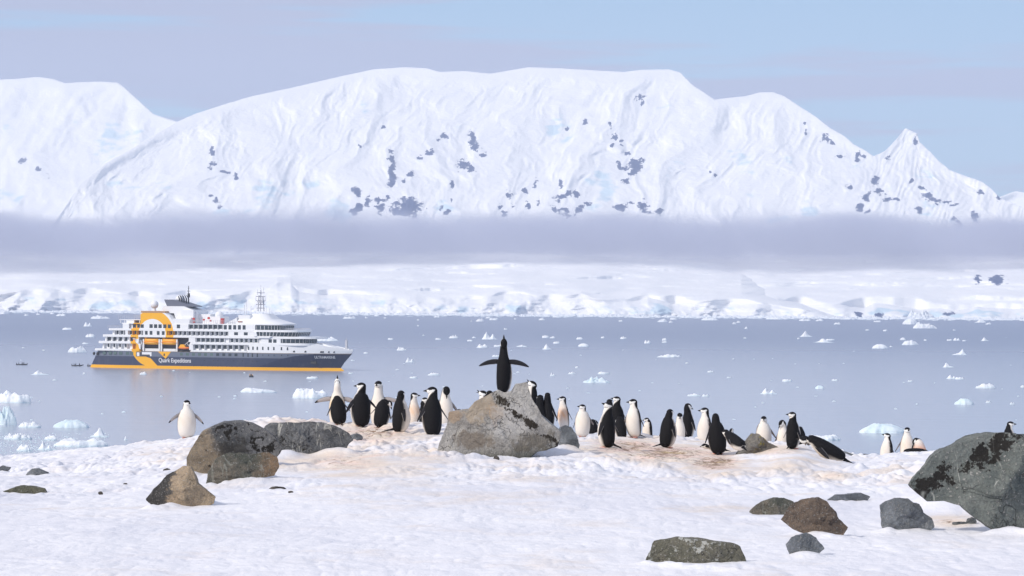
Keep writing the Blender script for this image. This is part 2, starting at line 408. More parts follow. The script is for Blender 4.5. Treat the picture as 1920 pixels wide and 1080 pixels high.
m_coast = snow_far('glacier_ice', bump=(.25, 5), icew=.42)
coast('glacier', -1900, 1598, 2.5, tops1, crest1, m_coast, 51, 0, 760)
coast('glacier', 1000, 3700, 3, tops2, crest2, m_coast, 71, 160, 800, rocks=[(1610,590,9,5),(1648,590,9,5),(1780,589,12,5),(1833,523,7,8),(1870,524,15,9)])

# ================================================================== SEA
t = NT('sea_water')
ge = t.n('ShaderNodeNewGeometry'); pos = ge.outputs['Position']
sepp = t.n('ShaderNodeSeparateXYZ'); t.l(pos, sepp.inputs[0])
w1 = t.noise(.9, 3, .6, vec=pos, stretch=(.5, .22, 1)); w2 = t.noise(.22, 3, .6, vec=pos, stretch=(.6, .25, 1))
w4 = t.noise(.07, 4, .6, vec=pos, stretch=(.35, 1.0, 1))
w3 = t.noise(.016, 3, .5, vec=pos, stretch=(.35, 1.0, 1))          # wind patches
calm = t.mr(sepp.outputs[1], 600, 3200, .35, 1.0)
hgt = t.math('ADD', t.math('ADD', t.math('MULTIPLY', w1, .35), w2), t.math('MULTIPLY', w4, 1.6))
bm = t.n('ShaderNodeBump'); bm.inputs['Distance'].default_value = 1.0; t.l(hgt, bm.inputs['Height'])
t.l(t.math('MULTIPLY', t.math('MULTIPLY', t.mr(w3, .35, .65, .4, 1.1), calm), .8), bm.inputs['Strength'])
t.set(Base_Color=t.mix(t.mr(sepp.outputs[1], 600, 2600), (.36,.40,.47), (.17,.22,.33)), Roughness=t.mr(sepp.outputs[1], 600, 3200, .19, .34), IOR=1.33, Normal=bm.outputs[0])  # paler near, darker far: the reflection gradient is put into the base colour
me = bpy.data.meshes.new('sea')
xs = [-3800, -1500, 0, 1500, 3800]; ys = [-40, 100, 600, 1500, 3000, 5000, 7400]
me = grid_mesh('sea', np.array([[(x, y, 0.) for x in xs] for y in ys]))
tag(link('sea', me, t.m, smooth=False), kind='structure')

# ================================================================== SNOWFIELD
TT = np.array([  # px, py at Y=24, 30, 36, crest Y, crest py
(-600,985,937,905,50,880),(0,985,930,900,50,858),(120,985,928,896,50,846),(200,985,925,890,50,838),(350,985,918,877,49,821),(430,985,914,868,47,801),(500,985,910,860,46,787),(580,985,906,856,45.5,787),(650,985,903,850,45,793),(800,985,903,845,44,794),
(950,985,905,857,44,806),(1100,985,905,853,46,814),(1200,985,908,860,49,818),(1350,987,911,866,49,826),(1420,987,911,862,48,832),(1490,988,911,852,46,838),(1560,988,913,866,48,850),(1620,990,915,872,50,862),(1690,990,912,866,50,856),(1730,990,912,866,50,850),(1850,990,915,870,52,848),(2600,990,915,870,52,850)], float)
def _zrel(Y, py, px):
    return W(px, py, Y)[..., 2]-H
def _cub(x, xp, fp):
    """smooth interpolation (Catmull-Rom, non uniform)"""
    x = np.asarray(x, float); i = np.clip(np.searchsorted(xp, x)-1, 0, len(xp)-2)
    m_ = np.gradient(fp, xp); h = xp[i+1]-xp[i]; s = np.clip((x-xp[i])/h, 0, 1)
    return (2*s**3-3*s**2+1)*fp[i]+(s**3-2*s**2+s)*h*m_[i]+(-2*s**3+3*s**2)*fp[i+1]+(s**3-s**2)*h*m_[i+1]
DRIFT = []
def ground(x, Y, fine=True):
    """height of the snow at world x, Y"""
    x = np.asarray(x, float); Y = np.asarray(Y, float); x, Y = np.broadcast_arrays(x, Y)
    px = np.clip(960+F*x/Y, -600, 2600)
    cols = [_cub(px, TT[:, 0], TT[:, k]) for k in range(1, 6)]
    Yc = cols[3]
    zs = [np.full(px.shape, -1.80), _zrel(19., 1082, px), _zrel(24., cols[0], px), _zrel(30., cols[1], px), _zrel(36., cols[2], px), _zrel(Yc, cols[4], px)]
    ys = [np.full(px.shape, v) for v in (6., 19., 24., 30., 36.)]+[Yc]
    z = np.where(Y <= 6, zs[0], 0.)
    sl = [(zs[k+1]-zs[k])/(ys[k+1]-ys[k]) for k in range(5)]
    ms = [sl[0]]+[(sl[k-1]+sl[k])/2 for k in range(1, 5)]+[sl[4]*.5-.03]
    for k in range(5):
        s = np.clip((Y-ys[k])/(ys[k+1]-ys[k]), 0, 1); h = ys[k+1]-ys[k]
        zz = (2*s**3-3*s**2+1)*zs[k]+(s**3-2*s**2+s)*h*ms[k]+(-2*s**3+3*s**2)*zs[k+1]+(s**3-s**2)*h*ms[k+1]
        z = np.where((Y > ys[k]) & (Y <= ys[k+1]), zz, z)
    # beyond the crest: a short shoulder, then down to the sea
    d = np.clip(Y-Yc, 0, None)
    zb = zs[5] - .06*d - .012*d*d - .5*np.clip(d-9, 0, None)
    z = np.where(Y > Yc, zb, z)
    out_ = z+H
    lump = .05*fbm(x/1.7, Y/2.4, 0, 3, 101)+.026*fbm(x/.42, Y/.7, 0, 3, 102)
    out_ = out_+lump*(.45+.55*sstep(26, 36, Y))
    for (dx, dY, dr, da) in DRIFT:
        out_ = out_+da*np.exp(-((x-dx)**2+((Y-dY)*.8)**2)/(dr*dr))
    if fine:
        band = sstep(27, 33, Y)*(1-sstep(44, 60, Y)*.5)
        wx_ = x+.10*vnoise(x/.5, Y/.8, 1, 110); wy_ = Y+.15*vnoise(x/.5, Y/.8, 2, 111)
        chop = .060*np.abs(vnoise(wx_/.30, wy_/.55, 0, 103))+.038*np.abs(vnoise(wx_/.14, wy_/.26, 0, 106))+.018*np.abs(vnoise(wx_/.075, wy_/.14, 0, 107))+.006*fbm(x/.06, Y/.10, 0, 2, 104)-.040
        out_ = out_+chop*(.22+.95*band*(.5+.8*vnoise(x/1.3, Y/2., 3, 105)))
    return np.maximum(out_, -1.2)
def _G0(px, py):
    Yv = np.arange(16, 52, .1); P = W(px, py, Yv); k = np.nonzero(P[:, 2] <= ground(P[:, 0], Yv, False))[0]
    return float(Yv[k[0]]) if len(k) else 45.
_dr = []; _rg = random.Random(3)
for (a, b_, y0, y1, n, am) in ((360,520,890,900,9,.045),(500,655,858,850,9,.045),(276,405,955,944,7,.03),(835,1000,862,858,9,.04),(1050,1085,846,846,2,.04),(1390,1465,856,856,5,.03),(1650,1752,1000,996,6,.03),(1405,1500,972,982,5,.025),(1480,1590,1000,1012,6,.03),(1210,1400,1058,1072,9,.022),(1475,1545,1044,1044,4,.02),(1860,1960,1004,1004,6,.03),(1575,1630,878,880,3,.03)):
    for k in range(n):
        q = (k+_rg.uniform(.2, .8))/n; px_, py_ = a+(b_-a)*q, y0+(y1-y0)*q; yy_ = _G0(px_, py_)
        _dr.append(((px_-960)/F*yy_, yy_-.02, _rg.uniform(.07, .16)*yy_/30, am*_rg.uniform(.3, 1.3)))
for (px_, py_, r_, am) in ((1765,958,.36,.17),(1725,945,.30,.10),(1815,985,.28,.05),(372,935,.20,.05),(1012,856,.26,.12),(1490,842,.5,.06),(470,905,.3,.05)):
    yy_ = _G0(px_, py_); _dr.append(((px_-960)/F*yy_, yy_, r_, am))
DRIFT += _dr
px_c = np.concatenate([np.arange(-520, -30, 14), np.arange(-30, 1950, 2.6), np.arange(1950, 2500, 14)])
# rows: roughly even in the picture up to the crest
u = np.linspace(0, 1, 470)[:, None]
YcC = _cub(px_c, TT[:, 0], TT[:, 4])
inv0, inv1 = 1/16.5, 1/36.
Ya = np.concatenate([np.linspace(9, 16.4, 14), 1/np.linspace(inv0, 1/36., 330)])[:, None]*np.ones(len(px_c))
Yb = 36+(YcC+1.5-36)*np.linspace(0, 1, 200)[1:, None]
Yc_ = (YcC+1.5)+np.concatenate([np.linspace(.3, 9, 30), np.linspace(10, 90, 30)])[:, None]
YY = np.concatenate([Ya, Yb, Yc_]); AA = (px_c-960)/F
XX = AA*YY
ZZ = ground(XX, YY)
PXg, PYg = proj(np.stack([XX, YY, ZZ], -1))
# guano stained ground round the colony (a property of the place: fixed to the snow)
st = np.zeros(XX.shape)
for (a, b, rx, ry, s_) in [(560,790,110,14,.75),(700,812,110,26,.95),(650,865,130,34,.85),(780,860,80,40,.65),(1250,850,150,26,1.0),(1180,838,110,22,1.0),(1340,868,80,24,1.05),(1470,870,120,30,.6),(1560,892,70,14,.8),(1000,880,120,22,.35),(620,920,100,22,.35),(330,850,90,26,.4),(1780,978,60,12,.9),(1330,960,90,30,.25),(1100,840,60,26,.6),(1690,890,90,26,.35),(900,940,240,30,.2),(1440,845,80,14,.8)]:
    st = np.maximum(st, s_*np.exp(-(((PXg-a)/rx)**2+((PYg-b)/ry)**2)*.9))
t = NT('snow')
stn = t.attr('stain')
na = t.noise(1.1, 6, .62); nb = t.noise(4.5, 6, .65); nc = t.noise(14, 4, .6); nd = t.noise(.35, 4, .5)
base = t.mix(t.mr(nd, .3, .7), (.735, .73, .77), (.82, .81, .83))
sv = t.math('ADD', stn, t.math('MULTIPLY', t.math('SUBTRACT', na, .5), 2.0))
base = t.mix(t.math('MULTIPLY', t.mr(sv, .0, .9), .85), base, (.74, .615, .49))
pk = t.noise(1.7, 5, .6, loc=(7, 3, 1))
base = t.mix(t.math('MULTIPLY', t.mr(t.math('MULTIPLY', pk, t.math('ADD', stn, .25)), .42, .75), .6), base, (.80, .55, .46))
yl = t.noise(3.3, 6, .7, loc=(1, 9, 4))
base = t.mix(t.mr(t.math('MULTIPLY', yl, stn), .45, .66, 0, .65), base, (.52, .40, .12))
sp = t.noise(9, 5, .75, loc=(4, 2, 8))
base = t.mix(t.mr(t.math('MULTIPLY', sp, t.math('ADD', stn, .14)), .52, .60, 0, .85), base, (.22, .12, .06))
h1 = t.noise(6, 4, .55, stretch=(.8, 1.1, 1)); h2 = t.noise(26, 4, .6, stretch=(1, .6, 1))
hh = t.math('ADD', t.math('MULTIPLY', h1, 1.), t.math('MULTIPLY', h2, .3))
t.set(Base_Color=base, Roughness=.7, Normal=t.bump(hh, .45, .05))
t.b.inputs['Subsurface Weight'].default_value = 0.0
me = grid_mesh('snowfield', np.stack([XX, YY, ZZ], -1), attrs={'stain': st})
tag(link('snowfield', me, t.m), kind='structure')
def G(px, py, lo=15., hi=56.):
    """distance at which the sight line through a measured pixel first meets the snow"""
    Yv = np.arange(lo, hi, .04); P = W(px, py, Yv)
    g = ground(P[:, 0], Yv, False)
    k = np.nonzero(P[:, 2] <= g)[0]
    return float(Yv[k[0]]) if len(k) else None
def gz(x, Y, fine=True): return float(ground(np.array([x]), np.array([Y]), fine)[0])

# ================================================================== AIR
def volbox(name, x0, x1, y0, y1, z0, z1, mat, **kw):
    b = MB(); b.box(x0, x1, y0, y1, z0, z1); return tag(b.build(name, mat), **kw)
m_ = bpy.data.materials.new('haze'); m_.use_nodes = True; n_ = m_.node_tree; n_.nodes.clear()
o_ = n_.nodes.new('ShaderNodeOutputMaterial'); pv = n_.nodes.new('ShaderNodeVolumePrincipled')
pv.inputs['Color'].default_value = (.80, .87, 1, 1); pv.inputs['Density'].default_value = HAZE
pv.inputs['Anisotropy'].default_value = 0.0
n_.links.new(pv.outputs[0], o_.inputs['Volume'])
volbox('haze', -3900, 3900, -45, 10800, -4, 900, m_, kind='stuff')
# low cloud bank lying over the glacier
t = NT('cloud_bank'); n_ = t.t; n_.nodes.remove(t.b)
ge = t.n('ShaderNodeNewGeometry'); sp_ = t.n('ShaderNodeSeparateXYZ'); t.l(t.tc.outputs['Object'], sp_.inputs[0])
cn = t.noise(.0034, 6, .6, stretch=(1, .7, 1.6)); cn2 = t.noise(.0016, 2, .5, loc=(5, 5, 5))
ztop = t.math('ADD', t.math('MULTIPLY', t.math('SUBTRACT', cn, .5), 110), t.math('MULTIPLY', t.math('SUBTRACT', cn2, .5), 90))
zz = t.math('SUBTRACT', sp_.outputs[2], ztop)
up_ = t.mr(zz, CB_TOP-58, CB_TOP+20, 1, 0)
zl = t.math('SUBTRACT', sp_.outputs[2], t.math('MULTIPLY', ztop, .35))
core = t.mr(zl, CB_LOW0, CB_LOW1, 0, 1); mist = t.mr(zl, CB_MIST, CB_LOW1, 0, CB_MISTD)
bil = t.mr(t.noise(.008, 5, .6, stretch=(1, .6, 2.2), loc=(3, 1, 7)), .3, .7, .45, 1.35)
dens = t.math('MULTIPLY', t.math('MULTIPLY', t.math('MULTIPLY', up_, bil), t.math('ADD', t.math('POWER', core, 1.3), mist)), CB_DENS)
pv = t.n('ShaderNodeVolumePrincipled'); pv.inputs['Color'].default_value = CB_COL; pv.inputs['Anisotropy'].default_value = .0  # grey albedo: the cloud's shade is put into its colour
t.l(dens, pv.inputs['Density']); t.l(pv.outputs[0], t.o.inputs['Volume'])
t.m.cycles.volume_step_rate = 1.0
volbox('cloud_bank', -3000, 3000, 6640, 7180, 45, 285, t.m, kind='stuff')
# ================================================================== SHIP
S0 = SEA(185, 688)                       # stern on the water
SYAW = R_(-20)
def _shipx(L):
    p = S0+Vector((math.cos(SYAW)*L, math.sin(SYAW)*L, 0)); return float(proj(np.array(p))[0])
LW = 100.
while _shipx(LW) < 641: LW += .25
KX = LW/(641-185)
def SX(px): return (px-185)*KX
ship = empty('cruise_ship', S0, SYAW)
tag(ship, 'dark blue, white and yellow expedition cruise ship anchored in the bay', 'ship')
YEL, WHT, NAVY, NAVB, GREY = (.93,.45,.0), (.74,.74,.75), (.036,.046,.088), (.018,.026,.066), (.145,.165,.215)
XC, RI, RO = SX(306), 25.8*KX, 40.5*KX
Z1, Z2 = 12.4, 16.6
def ring_nodes(t, base, rough=.35):
    sp = t.n('ShaderNodeSeparateXYZ'); t.l(t.tc.outputs['Object'], sp.inputs[0])
    x, z = sp.outputs[0], sp.outputs[2]
    dx = t.math('SUBTRACT', x, XC)
    dz = t.math('SUBTRACT', z, t.math('MINIMUM', t.math('MAXIMUM', z, Z1), Z2))
    d = t.math('SQRT', t.math('ADD', t.math('MULTIPLY', dx, dx), t.math('MULTIPLY', dz, dz)))
    m = t.math('MULTIPLY', t.math('GREATER_THAN', d, RI), t.math('LESS_THAN', d, RO))
    lowr = t.math('MULTIPLY', t.math('LESS_THAN', z, 14.2), t.math('GREATER_THAN', dx, t.math('MAXIMUM', t.math('MULTIPLY_ADD', z, -1.05, 4.6), -30.)))
    m = t.math('MULTIPLY', m, t.math('SUBTRACT', 1, lowr))
    n = t.noise(.5, 5); dirt = t.mix(t.mr(t.noise(.35, 5, .65, stretch=(2, 2, .3)), .5, .8, 0, .12), base, (.35, .30, .25))
    return t.set(Base_Color=t.mix(m, dirt, t.mix(n, (.90,.42,.0), (.96,.49,.0))), Roughness=rough)
t = NT('ship_white_paint'); m_white = ring_nodes(t, t.mix(t.noise(.6, 4), (.82,.82,.83), (.88,.88,.88)))
t = NT('hull_paint'); m_hull = ring_nodes(t, t.attr('Col', 'Color'), .3)
m_yel = plain('yellow_paint', YEL, .4); m_glass = plain('dark_window_glass', (.035,.05,.06), .15, 0, .5, .35)
m_glassg = plain('green_tinted_port_glass', (.10,.15,.14), .2, 0, .4, .4)
m_dark = plain('dark_recess', (.05,.05,.055), .6); m_fun = plain('funnel_grey_paint', (.12,.13,.17), .5)  # m_dark: even dark colour of the boat recess block and side door
m_blk = plain('soot_black_paint', (.02,.02,.022), .6); m_red = plain('red_paint', (.55,.03,.02), .5)
m_ora = plain('orange_paint', (.75,.17,.02), .45); m_letter = plain('white_lettering_paint', (.78,.78,.79), .5, 0, .02)
m_whitep = plain('plain_white_paint', (.82,.82,.83), .45, 0, .04); m_deck = plain('deck_planks', (.33,.27,.22), .8); m_rail = plain('grey_rail_paint', (.5,.5,.53), .5)
# ---- hull
ZB = np.array([-2.5, 0, 1.4, 3., 4.5, 5.75, 7., 8.3])
def xst(z): return np.interp(z, [-3, 0, 2, 5.7, 8.3, 12], [1.5, -.6, .6, 2.6, 4.2, 5.5])
def xbo(z): return np.interp(z, [-3, 0, 1.4, 4, 8.3, 10, 13], [LW+.4, LW+1.2, LW-.6, LW+1.2, LW+5.2, LW+5.8, LW+5.8])
def hb(u, z):
    """half breadth at relative length u and height z"""
    pw = np.interp(z, [0, 4, 8.3, 13], [1.7, 2.1, 2.8, 3.2]); st_ = np.interp(z, [0, 8], [.30, .22])
    f = 1-np.clip((u-.62)/.38, 0, 1)**pw
    a = 1-(1-np.clip(u/.16, 0, 1))**2*st_
    return 10.7*np.clip(f, 0, 1)*a+.05
def navy_top(x): return np.interp(x, [SX(503), SX(522), SX(543), SX(567), SX(608), SX(664)], [1.4, 3.4, 5.4, 6.9, 8.1, 8.6])
us = np.concatenate([np.linspace(0, .6, 150), np.linspace(.6, 1, 190)[1:]])
zs = np.unique(np.concatenate([[-2.5, -.5, 0, 1.38, 1.42, 5.70, 5.78, 8.3], np.linspace(.3, 8.1, 34)]))
Ug, Zg = np.meshgrid(us, zs)
Xg = xst(Zg)*(1-Ug)+xbo(Zg)*Ug; Bg = hb(Ug, Zg)
side = np.stack([Xg, -Bg, Zg], -1); side2 = np.stack([Xg, Bg, Zg], -1)[:, ::-1]
P = np.concatenate([side, side2], 1)
C = np.zeros(P.shape)
X_, Z_ = P[..., 0], P[..., 2]
C[:] = GREY; C[Z_ < 5.74] = NAVY
nb_ = (X_ > SX(503)) & (Z_ < navy_top(X_)); C[nb_] = NAVB
C[Z_ < 1.4] = YEL
me = grid_mesh('hull', P, wrap_u=True, attrs={'Col': C})
link('hull', me, m_hull, ship)
b = MB(); pl = [(float(x), -float(y)) for x, y in zip(side[-1, ::6, 0], Bg[-1, ::6])]
b.prism_z(pl+[(x, -y) for x, y in pl[::-1]], 8.05, 8.28); b.build('deck', m_deck, ship)
# ---- white forecastle plating above the hull
xf = SX(484); ufs = np.linspace((xf-4)/(LW+1), 1, 120)
def sheer(x): return np.interp(x, [SX(470), SX(595), SX(606), SX(618), SX(645), SX(664)], [12.0, 12.0, 13.0, 11.9, 10.7, 9.9])
rows = []
for k, q in enumerate(np.linspace(0, 1, 7)):
    z = 8.3+q*3; X = xst(z)*(1-ufs)+xbo(z)*ufs; Zr = 8.3+(sheer(X)-8.3)*q
    B_ = hb(ufs, 8.3+q*2.5)+.06; rows.append(np.concatenate([np.stack([X, -B_, Zr], -1), np.stack([X, B_, Zr], -1)[::-1]], 0))
link('forecastle', grid_mesh('forecastle', np.array(rows), wrap_u=True), m_white, ship)
tp = rows[-1]; n_ = len(ufs); b = MB()
b.v = [tuple(p-np.array([0, 0, .35])) for p in tp]; b.c = [0]*len(b.v); b.f = [(i, i+1, 2*n_-2-i, 2*n_-1-i) for i in range(n_-1)]
b.build('foredeck', m_whitep, ship)
b = MB(); b.prism_y([(SX(594), 11.5), (SX(600), 13.1), (SX(609), 13.3), (SX(622), 11.9), (SX(640), 10.7), (SX(640), 10.2)], -3.2, 3.2); b.build('breakwater', m_white, ship)
# ---- decks
def plan(x0, x1, w, tf=8, ta=0, fn=.55, n=6):
    """rounded front, squared stern outline"""
    pts = [(x0, -w*(1-ta)), (x0+3*ta*5, -w)]
    for k in range(n+1):
        a = math.pi/2*k/n; pts.append((x1-tf+tf*math.sin(a), -w*(fn+(1-fn)*math.cos(a))))
    return pts+[(x, -y) for x, y in pts[::-1]]
def deckbox(name, a, c, z0, z1, w, mat, tf=8, ta=0, fn=.55, topshift=0):
    b = MB(); p = plan(SX(a), SX(c), w, tf, ta, fn); b.prism_z(p, z0, z1); return b.build(name, mat, ship)
IN = 8.9
deckbox('deck_house', 209, 281, 9.2, 12.1, IN, m_white, 1, 0, .9); deckbox('deck_house', 377, 590, 9.2, 11.9, IN, m_white, 10)
deckbox('deck_house', 214, 281, 12.6, 15.2, IN, m_white, 1, 0, .9); deckbox('deck_house', 377, 583, 12.6, 15.3, IN+.6, m_white, 9)
deckbox('deck_house', 228, 571, 15.9, 18.4, IN, m_white, 7, 0, .6)
deckbox('deck_house', 250, 542, 19.0, 21.7, IN+.3, m_white, 6, 0, .6)
b = MB(); b.box(SX(276), SX(380), -6.2, 9.5, 8.3, 15.2); b.build('boat_recess', m_dark, ship)
def slab(a, c, z0, z1, w=10.5, tf=5, fn=.7): return deckbox('deck_band', a, c, z0, z1, w, m_white, tf, .08, fn)
slab(196, 283, 8.35, 9.35, 10.6, .5, .95); slab(203, 281, 11.9, 13.0, 10.6, .5, .95); slab(376, 598, 11.95, 13.05, 10.6, 9, .55)
slab(211, 592, 15.1, 16.2, 10.6, 9, .5); slab(222, 575, 18.25, 19.25, 10.55, 7, .6); slab(246, 547, 21.55, 21.95, 10.2, 7, .6)
slab(377, 484, 8.35, 9.2, 10.65, .5, .95)
# solid white side plating between the balconies and round the boat recess
def plate(a, c, z0, z1, y=10.45, th=.5):
    for s_ in (-1, 1): b = MB(); b.box(SX(a), SX(c), min(s_*y, s_*(y-th)), max(s_*y, s_*(y-th)), z0, z1); b.build('side_plating', m_white, ship)
for a, c, z0, z1 in ((276,284,9.35,11.95),(376,383,9.2,12.0),(276,281,13,15.1),(375,387,13.05,15.1),(289,334,16.2,18.25),(449,498,16.2,18.25),(283,374,19.2,21.6),(439,498,19.2,21.6),(250,262,19.2,21.6),(255,260,16.2,18.25),(509,545,13.05,15.1)): plate(a, c, z0, z1)
# balcony dividers
for a, c, st, z0, z1 in ((214,276,11,9.3,12),(383,484,10.5,9.2,12),(219,276,11,13,15.1),(388,507,8.8,13.05,15.1),(234,289,8.5,16.2,18.3),(336,449,8.6,16.2,18.3),(374,438,9,19.2,21.6)):
    x = a
    while x <= c: b = MB(); b.box(SX(x)-.08, SX(x)+.08, -10.3, -8.8, z0, z1); b.build('balcony_divider', m_white, ship); x += st
# ---- windows
WN = 0; rest = MB()
def win(px, z0, z1, wpx, y, mat=None, frame=False):
    global WN
    w = wpx*KX/2; x = SX(px)
    if WN < 98:
        WN += 1; b = MB(); b.box(x-w, x+w, -y-.05, -y+.1, z0, z1); b.build('window', mat or m_glass, ship)
    else: rest.box(x-w, x+w, -y-.05, -y+.1, z0, z1)
def wrow(a, c, st, z0, z1, wpx, y, mat=None):
    x = a
    while x <= c+.01: win(x, z0, z1, wpx, y, mat); x += st
wrow(222, 255, 11, 10.0, 11.7, 6, IN); wrow(388, 482, 10.5, 9.9, 11.6, 7.2, IN)
for p_ in (487, 495, 503, 513, 523): win(p_, 9.7, 11.2, 2.4, float(hb((SX(p_)-4)/(LW+1), 9.5))+.12)
for p_ in (533, 546.5, 557): win(p_, 9.7, 11.2, 2.4, float(hb((SX(p_)-4)/(LW+1), 9.8))+.14)
wrow(222, 266, 10.5, 13.2, 14.9, 6, IN); wrow(392, 439, 8.8, 13.2, 14.9, 6, IN+.6); wrow(455, 507, 8.8, 13.2, 14.9, 6, IN+.6); win(526, 13.2, 14.8, 6, 10.45); win(534.5, 13.2, 14.8, 6, 10.45)
wrow(239, 286, 8.5, 16.4, 18.1, 6, IN); wrow(341, 447, 8.6, 16.4, 18.1, 6.2, IN); 
for p_ in (295, 304, 317.5, 327): win(p_, 16.3, 18.1, 5, 10.45)
for p_ in (463, 481): win(p_, 16.6, 18.0, 7, 10.45)
for p_ in (270, 278.5, 287): win(p_, 19.6, 21.3, 6, 10.45 if p_ > 283 else IN+.3)
for p_ in (304, 312.5, 321, 330, 338.5, 355.5): win(p_, 19.6, 21.4, 6, 10.45)
wrow(378, 436, 9, 19.5, 21.3, 7, IN+.3); wrow(443, 478, 8.7, 19.3, 21.4, 5.4, 10.45)
for p_ in (214,226,236,247,260,268): win(p_, 6.5, 7.9, 6, float(hb(SX(p_)/LW, 7))+.02, m_glassg)
wrow(362, 470, 11.3, 6.5, 7.8, 5.5, 10.72, m_glassg)
for p_ in (477, 486, 494, 503): win(p_, 6.3, 8.0, 2.2, float(hb((SX(p_)-4)/(LW+1), 7))+.03)
for p_ in (513, 523.5, 533, 546, 557): win(p_, 7.0, 7.5, 1.2, float(hb((SX(p_)-4)/(LW+1), 7))+.04, m_blk)
if rest.v: tag(rest.build('window', m_glass, ship), kind='stuff')
# ---- glazed bands: forward lounge, bridge, observation lounge
def band_(name, a, c, z0, z1, w, mull, tf, fn, lean=0.):
    p0 = plan(SX(a), SX(c)-lean, w-lean*.5, tf, 0, fn); p1 = plan(SX(a), SX(c), w, tf, 0, fn)
    b = MB(); b.prism_z(p0, z0, z1, p1); g = b.build(name, m_glass, ship)
    b = MB(); n = mull
    for pa, pb in zip(zip(p0, p0[1:]), zip(p1, p1[1:])):
        L = math.hypot(pb[1][0]-pb[0][0], pb[1][1]-pb[0][1])
        for k in range(max(1, int(L/n))+1):
            q = k/max(1, int(L/n)); q = min(q, 1)
            a0 = [pa[0][i]+(pa[1][i]-pa[0][i])*q for i in (0, 1)]; a1 = [pb[0][i]+(pb[1][i]-pb[0][i])*q for i in (0, 1)]
            b.tube([(a0[0], a0[1], z0), (a1[0], a1[1], z1)], .14, 4)
    b.build('mullion', m_white, g)
band_('lounge_window_band', 541, 586, 13.2, 15.0, 10.2, 1.9, 9, .5)
band_('bridge_window_band', 500, 573.5, 16.3, 18.2, 10.6, 1.7, 8, .55, .8)
band_('observation_window_band', 500, 542.5, 19.4, 21.3, 9.9, 1.7, 6, .6)
b = MB(); b.prism_y([(SX(497), 16.2), (SX(503), 16.2), (SX(501), 18.3), (SX(495), 18.3)], -11.2, -10.2)
b.prism_y([(SX(505), 15.4), (SX(525), 15.4), (SX(530), 16.3), (SX(503), 16.3)], -11.3, -9.5); b.build('bridge_wing', m_white, ship)
deckbox('foredeck_bulwark', 527, 609, 15.15, 15.95, 10.2, m_white, 12, 0, .3)
# ---- top houses
b = MB(); b.prism_y([(SX(283.5), 21.9), (SX(283.5), 26.9), (SX(330), 26.9), (SX(338), 25.4), (SX(344), 23.4), (SX(346.5), 21.9)], -10.3, 6); b.build('funnel_house', m_white, ship)
b = MB(); b.box(SX(284), SX(330), -10.25, 5.9, 26.92, 27.8); b.build('roof_rail', plain('amber_screen', (.42,.24,.12), .5), ship)
b = MB(); b.prism_y([(SX(318), 26.8), (SX(318), 30.2), (SX(358), 30.2), (SX(374), 28.5), (SX(382), 28), (SX(382), 21.9), (SX(346), 21.9), (SX(340), 26.8)], -6.5, 6.5); b.build('casing', m_whitep, ship)
b = MB(); b.box(SX(344), SX(376), -10.2, -6.5, 21.92, 24.2); b.box(SX(357), SX(380), -8.5, 4, 24.2, 28.4); b.build('engine_casing', m_whitep, ship)
b = MB(); b.prism_y([(SX(318.5), 33.4), (SX(324), 30.2), (SX(373), 30.0), (SX(374), 30.3), (SX(358), 31.5), (SX(334), 33.4)], -5, 5); fn_ = b.build('funnel', m_fun, ship)
for k, p_ in enumerate((343, 347.5, 352, 356)):
    b = MB(); b.tube([(SX(p_), 0, 31.2), (SX(p_), 0, 33.8), (SX(p_-2), -1, 35.6)], [.36, .34, .2], 8)
    b.tube([(SX(p_), -2.4, 31.2), (SX(p_), -2.4, 33.6), (SX(p_-2), -2.6, 35.2)], [.34, .32, .2], 8); b.build('exhaust_pipe', m_blk, fn_)
b = MB(); b.tube([(SX(354), 1, 33), (SX(354), 1, 40.2)], [.3, .12], 6); b.tube([(SX(351.5), 1, 37.6), (SX(357), 1, 37.6)], .12, 5); b.tube([(SX(353), 1, 39), (SX(355.5), 1, 39)], .12, 5); b.box(SX(353), SX(356), .5, 1.5, 34.5, 36.5); b.build('radio_mast', m_blk, ship)
b = MB(); b.ball((SX(298.5), -4, 30.9), 2.0, 20, 14); r_ = b.build('radome', m_whitep, ship, True)
b = MB(); b.tube([(SX(298.5), -4, 27.7), (SX(298.5), -4, 29.2)], [1., .7], 10); b.build('radome_base', m_whitep, r_)
b = MB(); b.ball((SX(334), 3, 33.6), 2.0, 18, 12); b.build('radome', m_whitep, ship, True)
# forward top: raked house, sloping roof, radar mast
b = MB(); b.prism_z(plan(SX(462), SX(549), 10.2, 9, 0, .4), 21.95, 22.2, plan(SX(462), SX(549), 10.2, 9, 0, .4)); 
b.prism_z(plan(SX(462), SX(549), 10.0, 9, 0, .4), 22.2, 24.3, plan(SX(464), SX(521), 8.2, 6, 0, .5)); b.build('sloping_roof', m_white, ship)
b = MB(); b.prism_z(plan(SX(463), SX(486), 8.0, 1, 0, .9), 24.3, 26.2); b.prism_z(plan(SX(484), SX(521), 7.8, 6, 0, .5), 24.3, 27.0, plan(SX(485), SX(509), 5.6, 4, 0, .5)); b.build('monkey_island', m_whitep, ship)
b = MB(); b.prism_y([(SX(440), 22), (SX(462), 22), (SX(462), 25.2), (SX(458), 24.4)], -9, 9); b.build('slanted_screen', m_whitep, ship)
b = MB()
for p_ in (486, 491, 497):
    b.tube([(SX(p_), 0, 28), (SX(p_)+(491-p_)*.1, 0, 38.2-abs(p_-491)*.5)], .3, 5)
for z in (29.6, 31.4, 33.2, 35.2, 37): b.tube([(SX(481.5+abs(z-33)*.5), 0, z), (SX(500-abs(z-33)*.5), 0, z)], .22, 4); b.tube([(SX(491), -3, z), (SX(491), 3, z)], .2, 4)
for p_, z in ((482, 33), (499, 33), (485, 36), (496, 37), (491, 38)): b.tube([(SX(p_), 0, z), (SX(p_), 0, z+2.6)], .1, 4)
